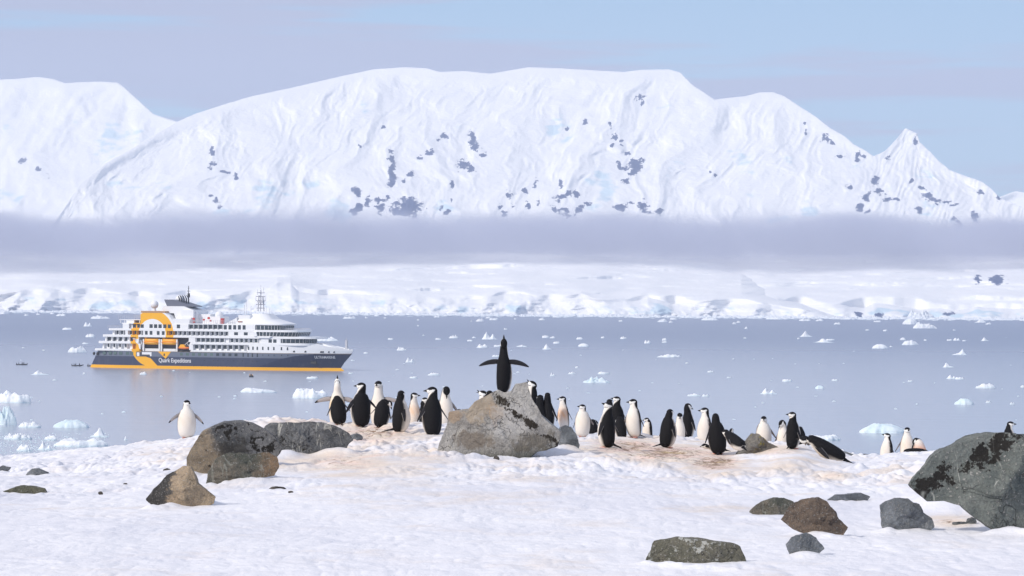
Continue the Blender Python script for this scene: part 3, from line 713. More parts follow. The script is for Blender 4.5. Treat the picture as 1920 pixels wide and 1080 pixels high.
b.box(SX(486), SX(496), -1, 1, 32.2, 33.2); b.build('radar_mast', m_rail, ship)
b = MB()
for p_, h in ((466, 31), (470, 32.5), (478, 30.5), (506, 30.6), (512, 29.5)): b.tube([(SX(p_), -3, 24), (SX(p_), -3, h)], .1, 4)
b.build('whip_antennas', m_rail, ship)
b = MB(); b.box(SX(465), SX(473), -9.9, -9.4, 22.9, 23.3); b.build('name_board', plain('brown_board', (.35,.10,.04), .6), ship)
# deck gear between funnel and bridge
b = MB(); b.box(SX(382), SX(404), -4, 6, 21.9, 26.5); b.box(SX(404), SX(424), -5, 5, 21.9, 25.4); b.ball((SX(417), -2, 26), 2.0, 12, 8); b.box(SX(360), SX(378), -9.8, -6, 22, 24.8); b.build('deck_lockers', m_whitep, ship)
for p_, z, r in ((381.5, 24.2, .55), (409.5, 24.6, .6), (400.5, 23.8, .5), (413, 23.4, .45), (382, 22.7, .5)):
    b = MB(); b.tube([(SX(p_), -9.3, z), (SX(p_), -8.6, z)], r, 10); b.build('hose_reel', m_red, ship)
b = MB(); b.box(SX(432.5), SX(436.5), -9.5, -7.5, 21.95, 24.6); b.build('red_locker', m_red, ship)
# rails
def rail(name, a, c, z, h, y=10.2, st=4, mat=None):
    b = MB(); 
    for s_ in (-1, 1):
        for q in (h, h*.55): b.box(SX(a), SX(c), s_*y-.04, s_*y+.04, z+q-.05, z+q+.05)
        x = a
        while x <= c: b.box(SX(x)-.05, SX(x)+.05, s_*y-.05, s_*y+.05, z, z+h); x += st
    b.box(SX(a)-.04, SX(a)+.04, -y, y, z+h-.05, z+h+.05)
    b.build(name, mat or m_rail, ship)
rail('railing', 221, 247, 19.25, 1.3); rail('railing', 238, 282, 23.6, 2.1, 8.5); rail('railing', 376, 460, 21.95, 1.6); rail('railing', 545, 574, 19.25, .8, 6, 4)
b = MB(); b.box(SX(240), SX(283), -8.6, 8.6, 23.3, 23.6)
for p_ in (242, 250, 262, 278): b.box(SX(p_)-.15, SX(p_)+.15, -8.3, -8, 21.9, 23.3)
b.box(SX(253), SX(268), -8.4, 8.4, 21.95, 23.3); b.build('sun_deck', m_whitep, ship)
b = MB(); b.box(SX(647), SX(650.5), -.5, .5, 10.5, 14.6); b.tube([(SX(648.5), 0, 10.6), (SX(648.5), 0, 15.5)], .2, 5); b.build('bow_mast', m_rail, ship)
# stern and hull fittings
b = MB(); b.prism_y([(SX(318), 8.25), (SX(342.5), 8.25), (SX(332.5), 4.8)], -10.86, -10.70); b.build('emblem_tail', m_yel, ship)
b = MB(); b.box(SX(328.7), SX(331.2), -10.9, -10.8, 6.2, 7.3); b.build('hatch', m_blk, ship)
b = MB(); b.box(SX(276.5), SX(306), -10.86, -10.68, 5.75, 7.9); sd_ = b.build('side_door', m_dark, ship)
b = MB(); b.box(SX(278), SX(283), -10.92, -10.80, 5.9, 7.7); b.box(SX(288), SX(303), -10.92, -10.80, 6.7, 7.9); b.box(SX(303), SX(306), -10.92, -10.80, 5.9, 7.9); b.build('door_frame', m_whitep, sd_)
b = MB()
for p_ in (192, 199.5): b.ball((SX(p_), -float(hb(SX(p_)/LW, 7))+.2, 6.8), (.7, .5, .8), 10, 8)
b.build('mooring_port', m_blk, ship)
b = MB(); b.prism_y([(SX(199), 6.4), (SX(203), 8.2), (SX(206), 8.2), (SX(206), 6.6)], -8.6, -8.2); b.build('stern_opening', m_glassg, ship)
b = MB()
for p_, z in [(q, 4.3) for q in (405, 422, 430, 440, 449, 460, 467, 476, 494, 502)]+[(q, 1.55) for q in (385, 400, 411, 420, 430, 438, 447, 456, 466)]:
    b.box(SX(p_)-.25, SX(p_)+.25, -10.78, -10.6, z-.18, z+.18)
b.build('scuppers', m_blk, ship)
def sidey(px, z): return float(hb((SX(px)-xst(z))/(xbo(z)-xst(z)), z))
b = MB()
for p_, z in ((568, 9.0), (587, 9.0), (615, 8.9), (612, 8.9), (624, 8.9), (632, 8.9)): b.box(SX(p_)-.5, SX(p_)+.5, -sidey(p_, z)-.12, -sidey(p_, z)+.3, z-.25, z+.55)
b.box(SX(594), SX(603), -sidey(594, 5)-.1, -sidey(603, 5)+.3, 3.4, 4.4); b.build('fairleads', m_blk, ship)
def text(name, body, size, px0, z, y, rot=0., width=None, mat=None, weight=.012, yrot=0.):
    c = bpy.data.curves.new(name, 'FONT'); c.body = body; c.size = size; c.extrude = .03; c.offset = weight
    o = bpy.data.objects.new(name, c); COL.objects.link(o)
    bpy.context.view_layer.update()
    dg = bpy.context.evaluated_depsgraph_get(); me = bpy.data.meshes.new_from_object(o.evaluated_get(dg))
    bpy.data.objects.remove(o)
    co = np.empty(len(me.vertices)*3); me.vertices.foreach_get('co', co); co = co.reshape(-1, 3)
    co[:, 0] -= co[:, 0].min()
    if width: co[:, 0] *= width/co[:, 0].max()
    v = np.stack([co[:, 0]+SX(px0), np.full(len(co), 0.), co[:, 1]+z], -1)
    if callable(y): v[:, 1] = [-y(185+a/KX, c_) for a, c_ in zip(v[:, 0], v[:, 2])]
    else: v[:, 1] = -y
    v[:, 1] -= co[:, 2]+.06
    me.vertices.foreach_set('co', v.reshape(-1)); me.update()
    me.materials.clear()
    return link(name, me, mat or m_letter, ship, False)
text('lettering', 'Quark Expeditions', 2.9, 319.5, 3.1, 10.72, width=60.5*KX, weight=.03)
text('lettering', 'ULTRAMARINE', 1.75, 601, 5.9, lambda p, z: sidey(p, z)+.04, width=32*KX, weight=.02)
# ---- boats hanging in the recess
def ship_world(x, y, z): return ship_M @ Vector((x, y, z))
ship_M = Matrix.Translation(S0) @ Matrix.Rotation(SYAW, 4, 'Z')
m_life = plain('lifeboat_yellow', (.93,.42,.0), .4)
def loftboat(name, L, Bm, prof, mat, parent):
    rows = []
    for u in np.linspace(-1, 1, 22):
        f = (1-abs(u)**3.2)**.5 if abs(u) < 1 else 0.02; f = max(f, .03)
        rows.append([(u*L/2, math.sin(a)*Bm/2*f*pr, prof[0]+(prof[1]-prof[0])*(.5-.5*math.cos(a))*1.0*(1 if math.cos(a) > 0 else 1)+(.25*abs(u)**2 if a < 1.6 or a > 4.7 else 0)) for a, pr in ((k*2*math.pi/14, 1) for k in range(14))])
    return link(name, grid_mesh(name, np.array(rows), wrap_u=True), mat, parent)
def lifeboat(px, label, grp):
    r = empty('lifeboat', ship_world(SX(px), -8.6, 12.1), SYAW); tag(r, label, 'lifeboat', grp)
    loftboat('hull', 32*KX, 3.3, (-.7, 1.25), m_life, r); loftboat('canopy', 29*KX, 2.9, (.3, 2.5), m_life, r)
    b = MB(); b.box(-32*KX*.46, 32*KX*.46, -1.72, -1.5, .62, .78); b.build('fender', m_ora, r)
    b = MB(); b.box(-14*KX*.9, -10*KX*.9, -.8, .8, 2.1, 3.0); b.build('helm_cover', m_life, r)
    b = MB(); [b.tube([(s_*12*KX, 0, 1.5), (s_*12.5*KX, .4, 3.3)], .09, 5) for s_ in (-1, 1)]; b.build('hoist_line', m_blk, r)
lifeboat(302.5, 'yellow enclosed lifeboat nearer the stern, hanging in the ship\'s side', 'lifeboats in the ship\'s side')
lifeboat(336.5, 'yellow enclosed lifeboat between the other lifeboat and the orange rescue boat', 'lifeboats in the ship\'s side')
r = empty('rescue_boat', ship_world(SX(364), -8.8, 9.9), SYAW); tag(r, 'open orange rescue boat hanging beside the ship\'s yellow lifeboats', 'boat')
loftboat('hull', 22*KX, 2.3, (-.5, .7), m_ora, r)
b = MB(); b.prism_y([(-2.6,.4),(-1.8,1.9),(.2,1.9),(1.0,.4)], -.8, .8); b.build('cabin', m_life, r)
b = MB(); b.tube([(0,0,1.5),(2.5,-.2,3.4)], .16, 5); b.tube([(3.2,0,.4),(1.2,0,2.6)], .12, 5); b.build('davit', m_whitep, r)
b = MB()
for p_ in (288, 318, 322, 351): b.box(SX(p_)-.35, SX(p_)+.35, -9.6, -8.9, 8.3, 14.2)
b.box(SX(290), SX(316), -9, -6.5, 8.32, 9.6); b.box(SX(325), SX(348), -9, -6.5, 8.32, 9.6); b.box(SX(268), SX(281), -8, -6, 8.4, 11)
b.tube([(SX(268), -9.5, 14.4), (SX(283), -9.2, 13.3), (SX(286), -9.2, 9)], .35, 6); b.build('davit_frames', m_whitep, ship)

# ================================================================== INFLATABLE BOATS
m_rub = plain('dark_rubber', (.03,.03,.035), .55); m_par_y = plain('yellow_parka', (.72,.36,.03), .8, 0, .15, 8); m_par_d = plain('dark_parka', (.03,.035,.05), .8)
m_skin = plain('skin', (.45,.27,.19), .6); m_motor = plain('outboard_grey', (.09,.09,.1), .4)
def seated_person_mesh(name, coat):
    """one continuous skinned figure sitting on a tube, knees forward (+x)"""
    J = {'pel': ((0,0,.0), .15), 'che': ((-.03,0,.34), .17), 'nec': ((0,0,.52), .07), 'hea': ((.03,0,.66), .105), 'top': ((.03,0,.76), .085),
         'sl': ((-.02,.19,.46), .075), 'el': ((.10,.26,.22), .055), 'hl': ((.34,.16,.14), .04), 'sr': ((-.02,-.19,.46), .075), 'er': ((.10,-.26,.22), .055), 'hr': ((.34,-.16,.14), .04),
         'kl': ((.42,.12,.02), .085), 'fl': ((.44,.12,-.38), .06), 'tl': ((.60,.12,-.42), .045), 'kr': ((.42,-.12,.02), .085), 'fr': ((.44,-.12,-.38), .06), 'tr': ((.60,-.12,-.42), .045)}
    E = [('pel','che'),('che','nec'),('nec','hea'),('hea','top'),('che','sl'),('sl','el'),('el','hl'),('che','sr'),('sr','er'),('er','hr'),('pel','kl'),('kl','fl'),('fl','tl'),('pel','kr'),('kr','fr'),('fr','tr')]
    ks = list(J); me = bpy.data.meshes.new(name); me.from_pydata([J[k][0] for k in ks], [(ks.index(a), ks.index(c)) for a, c in E], [])
    o = bpy.data.objects.new(name, me); COL.objects.link(o); o.modifiers.new('s', 'SKIN'); sv = me.skin_vertices[0].data
    for i, k in enumerate(ks): sv[i].radius = (J[k][1],)*2
    sv[0].use_root = True
    s_ = o.modifiers.new('d', 'SUBSURF'); s_.levels = 1; s_.render_levels = 1
    bpy.context.view_layer.update()
    m2 = bpy.data.meshes.new_from_object(o.evaluated_get(bpy.context.evaluated_depsgraph_get())); bpy.data.objects.remove(o)
    m2.materials.clear()
    for m in (coat, m_par_d, m_skin): m2.materials.append(m)
    for p in m2.polygons:
        c = p.center; p.use_smooth = True
        p.material_index = 2 if (c.z > .6 and c.x > .05 and c.z < .74) or (c.x > .33 and .08 < c.z < .22 and abs(c.y) > .1) else (1 if c.z < .10 and c.x > .12 else 0)
    return m2
pm_y = seated_person_mesh('person', m_par_y); pm_d = seated_person_mesh('person', m_par_d)
def zodiac(px, py, yaw, label, crew, L=5.8):
    p = SEA(px, py); r = empty('inflatable_boat', p, yaw); tag(r, label, 'inflatable boat', 'dark inflatable boats on the water')
    b = MB(); w = .78
    b.tube([(-L/2, -w, .32), (L*.22, -w, .34), (L*.40, -w*.62, .46), (L*.49, 0, .60), (L*.40, w*.62, .46), (L*.22, w, .34), (-L/2, w, .32)], [.16,.25,.25,.24,.25,.25,.16], 10); b.build('tube', m_rub, r, True)
    b = MB(); b.prism_z([(-L*.44,-w),(L*.25,-w),(L*.42,0),(L*.25,w),(-L*.44,w)], .05, .16); b.box(-L*.45, -L*.43, -w, w, .05, .62); b.build('floor', m_motor, r)
    b = MB(); b.box(-L*.49, -L*.43, -.16, .16, .62, 1.12); b.tube([(-L*.46,0,.65),(-L*.46,0,-.3)], .09, 6); b.build('outboard_motor', m_motor, r)
    Mz = Matrix.Translation(p) @ Matrix.Rotation(yaw, 4, 'Z')
    for k, (x, y, col, lab) in enumerate(crew):
        o = bpy.data.objects.new('person', pm_y if col == 'y' else pm_d); COL.objects.link(o)
        o.location = Mz @ Vector((x, y, .70)); o.rotation_euler = (0, 0, yaw+(math.pi/2 if y < 0 else -math.pi/2) if abs(y) > .3 else yaw)
        tag(o, lab, 'person', 'people in the inflatable boats')
zodiac(41, 684.5, R_(4), 'dark inflatable boat with crew, farthest left on the water', [(-1.7,0,'d','driver in a dark parka at the stern of the farthest left boat'),(.2,-.6,'d','dark clad passenger amidships in the farthest left boat'),(1.0,-.6,'d','dark clad passenger nearest the bow of the farthest left boat')])
zodiac(145, 686.5, R_(5), 'dark inflatable boat in the middle, left of the boat at the ship\'s stern', [(-1.7,0,'d','driver in a dark parka at the stern of the middle boat'),(-.8,-.6,'d','dark clad passenger seated beside the driver of the middle boat'),(1.1,-.6,'d','dark clad passenger near the bow of the middle boat')])
zodiac(172, 687, R_(8), 'dark inflatable boat tucked against the cruise ship\'s stern', [(-1.5,0,'d','driver in a dark parka in the boat at the ship\'s stern'),(.3,-.6,'d','dark clad passenger amidships in the boat at the ship\'s stern')], 4.6)
zodiac(471, 707, R_(-84), 'black inflatable boat with yellow clad passengers heading away from the ship', [(.9,.6,'y','passenger in a yellow parka at the front right side of the black boat'),(.9,-.6,'y','passenger in a yellow parka at the front left side of the black boat'),(-.2,.6,'y','passenger in a yellow parka behind, on the right tube of the black boat'),(-.2,-.6,'y','passenger in a yellow parka behind, on the left tube of the black boat'),(-1.7,0,'d','driver standing low in dark clothes at the motor of the black boat')])
# ================================================================== ROCKS
def rockmat(name, A, B, spots=None, patches=(), spotdir=None, regions=(), spotthr=.6, scale=3., vein=None, top=None, split=None, seed=0., veinw=.012, vdir=(1,1,.25)):
    t = NT(name); lo = (seed*3.1, seed*1.7, seed*2.3)
    n1 = t.noise(scale*.6, 6, .62, loc=lo); n2 = t.noise(scale*3.4, 6, .68, loc=lo); n3 = t.noise(scale*16, 4, .7, loc=lo)
    c = t.mix(t.mr(t.math('ADD', t.math('MULTIPLY', n1, .6), t.math('MULTIPLY', n2, .45)), .42, .64), A, B)
    if split:                # split = (colour, normal xyz, offset, softness) : a different weathered side
        col, nv, off, sf = split
        vd = t.n('ShaderNodeVectorMath', operation='DOT_PRODUCT'); t.l(t.tc.outputs['Object'], vd.inputs[0]); vd.inputs[1].default_value = nv
        d = t.math('ADD', vd.outputs['Value'], t.math('MULTIPLY', t.math('SUBTRACT', n2, .5), .25))
        c = t.mix(t.mr(d, off-sf, off+sf), c, t.mix(t.mr(n2, .35, .65), tuple(v*.6 for v in col), col))
    c = t.mix(t.math('MULTIPLY', t.mr(n3, .40, .62), .6), c, t.mix(.6, c, (0.0, 0.0, 0.0)))
    c = t.mix(t.math('MULTIPLY', t.mr(n3, .56, .66), .45), c, (.60, .57, .53))
    sxyz = t.n('ShaderNodeSeparateXYZ'); t.l(t.tc.outputs['Object'], sxyz.inputs[0])
    for (rc, rx, rz, wx, wz, am) in regions:      # weathered areas with a place of their own on the stone
        ax = t.math('POWER', t.math('DIVIDE', t.math('SUBTRACT', sxyz.outputs[0], rx), wx), 2); az = t.math('POWER', t.math('DIVIDE', t.math('SUBTRACT', sxyz.outputs[2], rz), wz), 2)
        rd_ = t.math('ADD', t.math('SUBTRACT', 1.0, t.math('SQRT', t.math('ADD', ax, az))), t.math('MULTIPLY', t.math('SUBTRACT', n2, .5), 3.2))
        c = t.mix(t.math('MULTIPLY', t.mr(rd_, -.05, .45), am), c, t.mix(n3, tuple(v*.6 for v in rc), rc))
    for (pc, thr, psc, po) in patches:
        pn = t.noise(scale*psc, 6, .65, loc=(lo[0]+po, lo[1]-po, po))
        c = t.mix(t.math('MULTIPLY', t.mr(pn, thr, thr+.09), .8), c, pc)
    if spots:
        s1 = t.noise(scale*5, 6, .72, loc=(lo[0]+9, lo[1], lo[2])); s2 = t.noise(scale*.7, 3, .5, loc=(lo[0], lo[1]+9, lo[2]))
        sv_ = t.math('ADD', t.math('MULTIPLY', s1, .75), t.math('MULTIPLY', s2, .55))
        if spotdir:            # (normal, offset, width, gain): growth keeps to one seam of the stone
            vd = t.n('ShaderNodeVectorMath', operation='DOT_PRODUCT'); t.l(t.tc.outputs['Object'], vd.inputs[0]); vd.inputs[1].default_value = spotdir[0]
            dd = t.math('ABSOLUTE', t.math('SUBTRACT', vd.outputs['Value'], spotdir[1]))
            sv_ = t.math('ADD', sv_, t.mr(dd, 0, spotdir[2], spotdir[3], -.1))
        c = t.mix(t.mr(sv_, spotthr, spotthr+.035), c, spots)
    if vein:
        v = t.noise(scale*.8, 3, .55, .8, loc=(lo[0]+3, lo[1]+5, lo[2]), stretch=vdir)
        a = t.math('ABSOLUTE', t.math('SUBTRACT', v, .5)); br = t.mr(t.noise(scale*2, 3, loc=(lo[0]+7, 2, 2)), .42, .6)
        c = t.mix(t.math('MULTIPLY', t.mr(a, 0, veinw, 1, 0), t.math('MULTIPLY', br, .8)), c, vein)
    h = t.math('ADD', t.math('MULTIPLY', n2, 1.), t.math('MULTIPLY', n3, .35))
    ck = t.math('ABSOLUTE', t.math('SUBTRACT', t.noise(scale*.9, 4, .6, .3, loc=(lo[0]+1, lo[1]+8, 3)), .5))
    ckm = t.math('MULTIPLY', t.mr(ck, 0, .006, 1, 0), t.mr(n1, .45, .6))
    c = t.mix(t.math('MULTIPLY', ckm, .35), c, (.02, .018, .016))
    h = t.math('SUBTRACT', h, t.math('MULTIPLY', ckm, .6))
    return t.set(Base_Color=c, Roughness=.85, Normal=t.bump(h, .9, .06))
DK = (.052,.056,.060); LG = (.36,.34,.32); OL = (.085,.085,.065); TN = (.31,.245,.17); BR = (.15,.10,.065); MG = (.13,.135,.14); BLK = (.010,.008,.006)
M_R = {
 'dark_tan': rockmat('dark_grey_rock_tan_flank', (.075,.078,.082), (.19,.19,.19), BLK, spotthr=.68, scale=2.6, seed=1, patches=(((.20,.20,.20), .57, 1.2, 4.),), regions=(((.24,.24,.24), .30, -.05, .2, .25, .7), ((.015,.012,.008), -.02, .02, .22, .2, .75)), split=(TN, (-1., 0, -.55), .16, .08)),
 'veined': rockmat('dark_rock_white_veins', (.055,.06,.068), (.18,.185,.19), BLK, spotthr=.80, scale=3, vein=(.50,.49,.44), seed=2, veinw=.03, patches=(((.20,.2,.2), .56, 1.5, 4.),), vdir=(2.2, 1, .5)),
 'olive': rockmat('olive_brown_rock', (.095,.10,.08), (.21,.18,.14), BLK, spotthr=.80, scale=4, vein=(.3,.3,.26), seed=3, split=((.30,.2,.12), (1., 0, -.2), .22, .12)),
 'tan': rockmat('tan_split_rock', (.50,.38,.26), (.36,.28,.19), None, spotthr=.8, scale=4, vein=None, seed=4, split=((.085,.08,.075), (-1., 0, .25), .10, .02)),
 'olive2': rockmat('olive_slab_rock', (.10,.105,.07), (.19,.18,.12), None, spotthr=.8, scale=4, vein=None, seed=5),
 'slate': rockmat('slate_grey_rock', (.15,.165,.18), (.31,.33,.355), BLK, spotthr=.76, scale=4, vein=(.4,.4,.4), seed=6, veinw=.006),
 'perch': rockmat('pale_grey_rust_rock', (.26,.245,.225), (.44,.42,.39), (.020,.014,.008), spotthr=.74, scale=2.0, vein=(.5,.47,.4), seed=7, regions=(((.48,.36,.23), -.22, .30, .22, .28, .55), ((.48,.33,.20), -.55, .17, .16, .10, .6), ((.50,.34,.20), -.02, .22, .12, .14, .6), ((.17,.13,.09), -.28, -.13, .28, .13, .7), ((.12,.10,.07), .45, -.13, .35, .16, .7), ((.55,.53,.51), .2, .12, .35, .25, .5)), spotdir=((.62, 0, .78), .33, .16, .14), split=((.12,.125,.10), (.1, 0, -1.), .28, .10), veinw=.004),
 'small_ol': rockmat('grey_yellow_lichen_rock', (.17,.16,.15), (.30,.28,.24), (.28,.24,.06), spotthr=.76, scale=5, vein=None, seed=8),
 'big': rockmat('huge_green_grey_rock', (.10,.115,.108), (.20,.215,.195), BLK, spotthr=.73, scale=2.2, vein=(.42,.42,.38), seed=9, patches=(((.06,.065,.075), .54, .6, 2.), ((.13,.07,.045), .62, 1.6, 5.)), spotdir=((-.5, 0, .86), .30, .2, .12), veinw=.004),
 'brown': rockmat('brown_rock', (.105,.08,.065), (.24,.175,.125), BLK, spotthr=.82, scale=4, vein=None, seed=10),
 'mottled': rockmat('olive_rock_white_lichen', (.105,.105,.075), (.20,.185,.14), (.45,.45,.41), spotthr=.70, scale=3.2, vein=None, seed=11),
 'pebble': rockmat('dark_pebble', (.06,.055,.05), (.14,.12,.10), None, spotthr=.8, scale=8, vein=None, seed=12)}
def rock(label, poly, mat, base_py, depth, seed, res=(120, 60), rough=.035, facets=7, cx=None, cy=None, Y=None, name='rock', group=None, flat=.75, cat='rock', tilt=0.):
    """closed stone: outline at its own distance, swelling out in front and behind, with broken facets"""
    rng = np.random.RandomState(seed)
    pl = np.array(poly, float); c = np.array([cx if cx is not None else pl[:, 0].mean(), cy if cy is not None else pl[:, 1].mean()])
    Yf = Y if Y is not None else G(c[0], base_py)
    if Yf is None: Yf = 48.
    width = np.ptp(pl[:, 0])/F*Yf; D = depth*width; Y0 = Yf+(D*.55 if Y is None else 0)
    # polar outline
    nu, nv = res
    q = pl-c; th = np.arctan2(q[:, 1], q[:, 0]); 
    tt = np.linspace(-np.pi, np.pi, nu, endpoint=False); rr = np.empty(nu)
    for i, a in enumerate(tt):
        d = np.array([np.cos(a), np.sin(a)]); best = 0
        for k in range(len(q)):
            p0, p1 = q[k], q[(k+1) % len(q)]; e = p1-p0; den = d[0]*e[1]-d[1]*e[0]
            if abs(den) < 1e-9: continue
            s = (p0[0]*e[1]-p0[1]*e[0])/den; w = (p0[0]*d[1]-p0[1]*d[0])/den
            if s > 0 and -1e-6 <= w <= 1+1e-6: best = max(best, s)
        rr[i] = best
    ph = np.linspace(0, np.pi, nv)[:, None]
    sr = np.sin(ph)**.8
    PX = c[0]+sr*rr*np.cos(tt); PYp = c[1]+sr*rr*np.sin(tt)
    dep = np.cos(ph)*np.ones(nu); dep = np.sign(dep)*np.abs(dep)**flat*D
    P = W(PX, PYp, np.full(PX.shape, Y0)); wz = P.copy()
    cen = W(c[0], c[1], Y0); L = (P-cen)/width
    front = dep > 0
    yfr = dep.copy()
    for k in range(int(facets*1.7)):           # facet planes shave the front and the back
        for sgn in (1, -1):
            gx, gz_ = rng.uniform(-1.3, 1.3, 2); off = rng.uniform(.35, .92)*D
            pl_ = off+(gx*L[..., 0]+gz_*L[..., 2])*D
            m = (dep*sgn > 0); yfr = np.where(m, sgn*np.minimum(np.abs(yfr), np.maximum(pl_, .05*D)), yfr)
    yfr = yfr+tilt*L[..., 2]*D
    P[..., 1] = Y0-yfr
    P[..., 0] *= P[..., 1]/Y0*.0+1
    s = 1/width; e = np.minimum(sr, 1)
    n = fbm(P[..., 0]*s*5+seed, P[..., 1]*s*5, P[..., 2]*s*5, 5, seed, .6); rd = ridged(P[..., 0]*s*3+seed, P[..., 1]*s*3, P[..., 2]*s*3, 4, seed+3)
    st_ = fbm(P[..., 0]*s*2.4+seed, P[..., 1]*s*3, P[..., 2]*s*5+P[..., 0]*s*1.5, 3, seed+7)*5
    st_ = np.floor(st_)+sstep(.35, .65, st_-np.floor(st_)); n5 = fbm(P[..., 0]*s*22, P[..., 1]*s*22, P[..., 2]*s*22, 3, seed+9)
    disp = width*rough*(n*1.1-.6*rd+.55*st_+.28*n5)
    dirv = P-cen; dirv[..., 1] = P[..., 1]-Y0; dirv /= np.linalg.norm(dirv, axis=-1, keepdims=True)+1e-9
    P = P+dirv*(disp*(.35+.65*np.abs(np.cos(ph))))[..., None]
    o_ = np.array([cen[0], Y0, cen[2]]); me = grid_mesh(name, P-o_, wrap_u=True)
    o = link(name, me, M_R[mat]); o.location = o_
    return tag(o, label, cat, group)
rock('big dark rounded boulder with a tan left flank, left of the penguin colony', [(352,875),(351,858),(358,840),(372,822),(382,808),(398,799),(420,790),(450,786),(475,791),(500,803),(518,818),(530,838),(520,856),(500,872),(470,885),(440,895),(400,898),(368,896)], 'dark_tan', 886, .33, 1, (170, 90), .022, 4, 440, 848)
rock('long dark boulder streaked with white veins, in front of the leftmost huddle', [(492,812),(500,800),(510,795),(550,792),(585,788),(606,789),(630,797),(652,812),(661,826),(650,838),(652,852),(640,862),(600,866),(560,868),(520,864),(500,850),(488,832)], 'veined', 852, .26, 2, (190, 90), .03, 6, 572, 826)
rock('low olive and brown rock at the foot of the big dark boulder', [(384,910),(392,882),(408,860),(430,849),(450,848),(470,853),(500,848),(518,858),(522,874),(516,892),(490,896),(440,900),(420,910),(400,922),(386,922)], 'olive', 898, .24, 3, (150, 70), .035, 6, 452, 878)
rock('angular tan rock with a dark split face, in front of the big boulder', [(273,936),(288,916),(313,892),(343,874),(358,875),(366,890),(372,905),(386,916),(405,932),(402,945),(370,952),(340,956),(318,960),(296,956)], 'tan', 948, .28, 4, (140, 70), .022, 6, 338, 920)
rock('low olive slab of rock at the left edge of the snow', [(-20,932),(10,920),(38,911),(65,913),(85,915),(87,923),(60,934),(10,942),(-15,944)], 'olive2', 926, .3, 5, (90, 40), .03, 5)
rock('small dark grey rock in the snow above the olive slab', [(48,890),(60,879),(72,878),(92,886),(78,896),(60,900)], 'slate', 891, .35, 6, (70, 34), .04, 5)
rock('small dark rock cut by the left edge of the photo', [(-14,880),(5,873),(21,876),(12,886),(-8,892)], 'slate', 884, .35, 7, (60, 30), .04, 5)
for k, (x, y, w_, h_, lab) in enumerate(((313,881,9,5,'tiny dark stone in the snow just left of the big dark boulder'),(235,907,5,3,'tiny pebble in the snow, upper of two left of the tan rock'),(189,924,5,4,'tiny pebble in the snow, lower of two left of the tan rock'),(930,859,7,8,'small dark stone in the snow under the perch boulder'),(1655,905,1,1,None),(1432,901,7,3,None),(520,915,17,5,'flat patch of reddish rubble in the snow below the white veined boulder'),(1798,981,17,6,'low rubble stones at the foot of the huge right boulder'),(1822,976,12,10,'small dark stone leaning on the foot of the huge right boulder'),(545,922,6,3,'dark pebble beside the reddish rubble'),(668,819,15,10,'small grey stone between the veined boulder and the huddle'),(760,792,16,6,None),(690,800,14,5,None))):
    if lab is None: continue
    rock(lab, [(x+w_*math.cos(a)*random.Random(k*9+i).uniform(.75, 1.1), y+h_*math.sin(a)*random.Random(k*9+i+3).uniform(.75, 1.1)+h_*.25) for i, a in enumerate(np.linspace(0, 6.28, 9)[:-1])], 'pebble' if w_ < 12 or k == 6 else 'slate', y+h_*.7, .4, 20+k, (48, 24), .05, 4, cat='stone' if w_ < 12 else 'rock')
perch = rock('pale grey perch boulder stained with rust and black lichen, at the centre', [(815,858),(822,834),(829,815),(836,792),(842,773),(860,770),(880,768),(892,756),(910,745),(923,737),(935,731),(945,737),(959,735),(964,722),(975,720),(988,717),(995,737),(1004,758),(1015,779),(1035,796),(1052,808),(1053,822),(1046,838),(1010,846),(995,858),(960,862),(918,856),(890,862),(860,866),(835,866)], 'perch', 858, .30, 30, (220, 110), .024, 9, 930, 806, tilt=-.35)
rock('dark grey stone leaning on the right end of the perch boulder', [(1049,802),(1060,797),(1072,801),(1081,815),(1087,834),(1084,845),(1066,848),(1050,844),(1045,820)], 'slate', 836, .4, 31, (80, 40), .03, 5)
rock('small grey rock with yellow lichen, in front of a white-fronted penguin', [(1380,850),(1390,835),(1402,820),(1410,813),(1422,814),(1440,828),(1460,838),(1470,850),(1456,860),(1410,864),(1386,862)], 'small_ol', 850, .35, 32, (100, 50), .035, 6)
rock('low grey rock between the lying penguin and the resting head', [(1570,852),(1582,845),(1600,852),(1620,862),(1632,872),(1612,882),(1578,882)], 'slate', 873, .35, 33, (80, 40), .035, 5, Y=43.5)
rock('huge dark green-grey boulder filling the right edge', [(1706,910),(1713,898),(1722,884),(1736,868),(1745,855),(1765,842),(1790,832),(1815,821),(1850,812),(1880,810),(1930,814),(1990,840),(2040,880),(2055,935),(2010,995),(1950,1012),(1900,998),(1870,998),(1848,986),(1822,965),(1800,946),(1770,938),(1742,940),(1722,924)], 'big', 990, .30, 34, (260, 130), .022, 8, 1880, 905)
rock('blocky slate grey rock in the snow left of the huge boulder', [(1648,946),(1660,939),(1676,933),(1703,934),(1713,942),(1722,943),(1731,960),(1748,971),(1754,988),(1738,1000),(1690,1002),(1654,1004),(1652,974)], 'slate', 994, .36, 35, (130, 64), .03, 9)
rock('dark flat rock behind the left side of the brown boulder', [(1402,960),(1425,942),(1450,934),(1470,933),(1488,940),(1500,958),(1480,978),(1440,980),(1420,970)], 'olive', 966, .32, 36, (110, 50), .03, 7)
rock('brown boulder with a ridged face in the right foreground snow', [(1464,975),(1478,946),(1500,936),(1535,931),(1550,937),(1563,955),(1573,972),(1591,989),(1582,1002),(1574,1014),(1540,1012),(1516,1004),(1486,992)], 'brown', 999, .34, 37, (150, 70), .035, 8)
rock('thin slate rock showing behind the brown boulder', [(1546,940),(1565,927),(1590,926),(1615,924),(1631,931),(1622,943),(1570,950)], 'slate', 939, .3, 38, (90, 40), .03, 5)
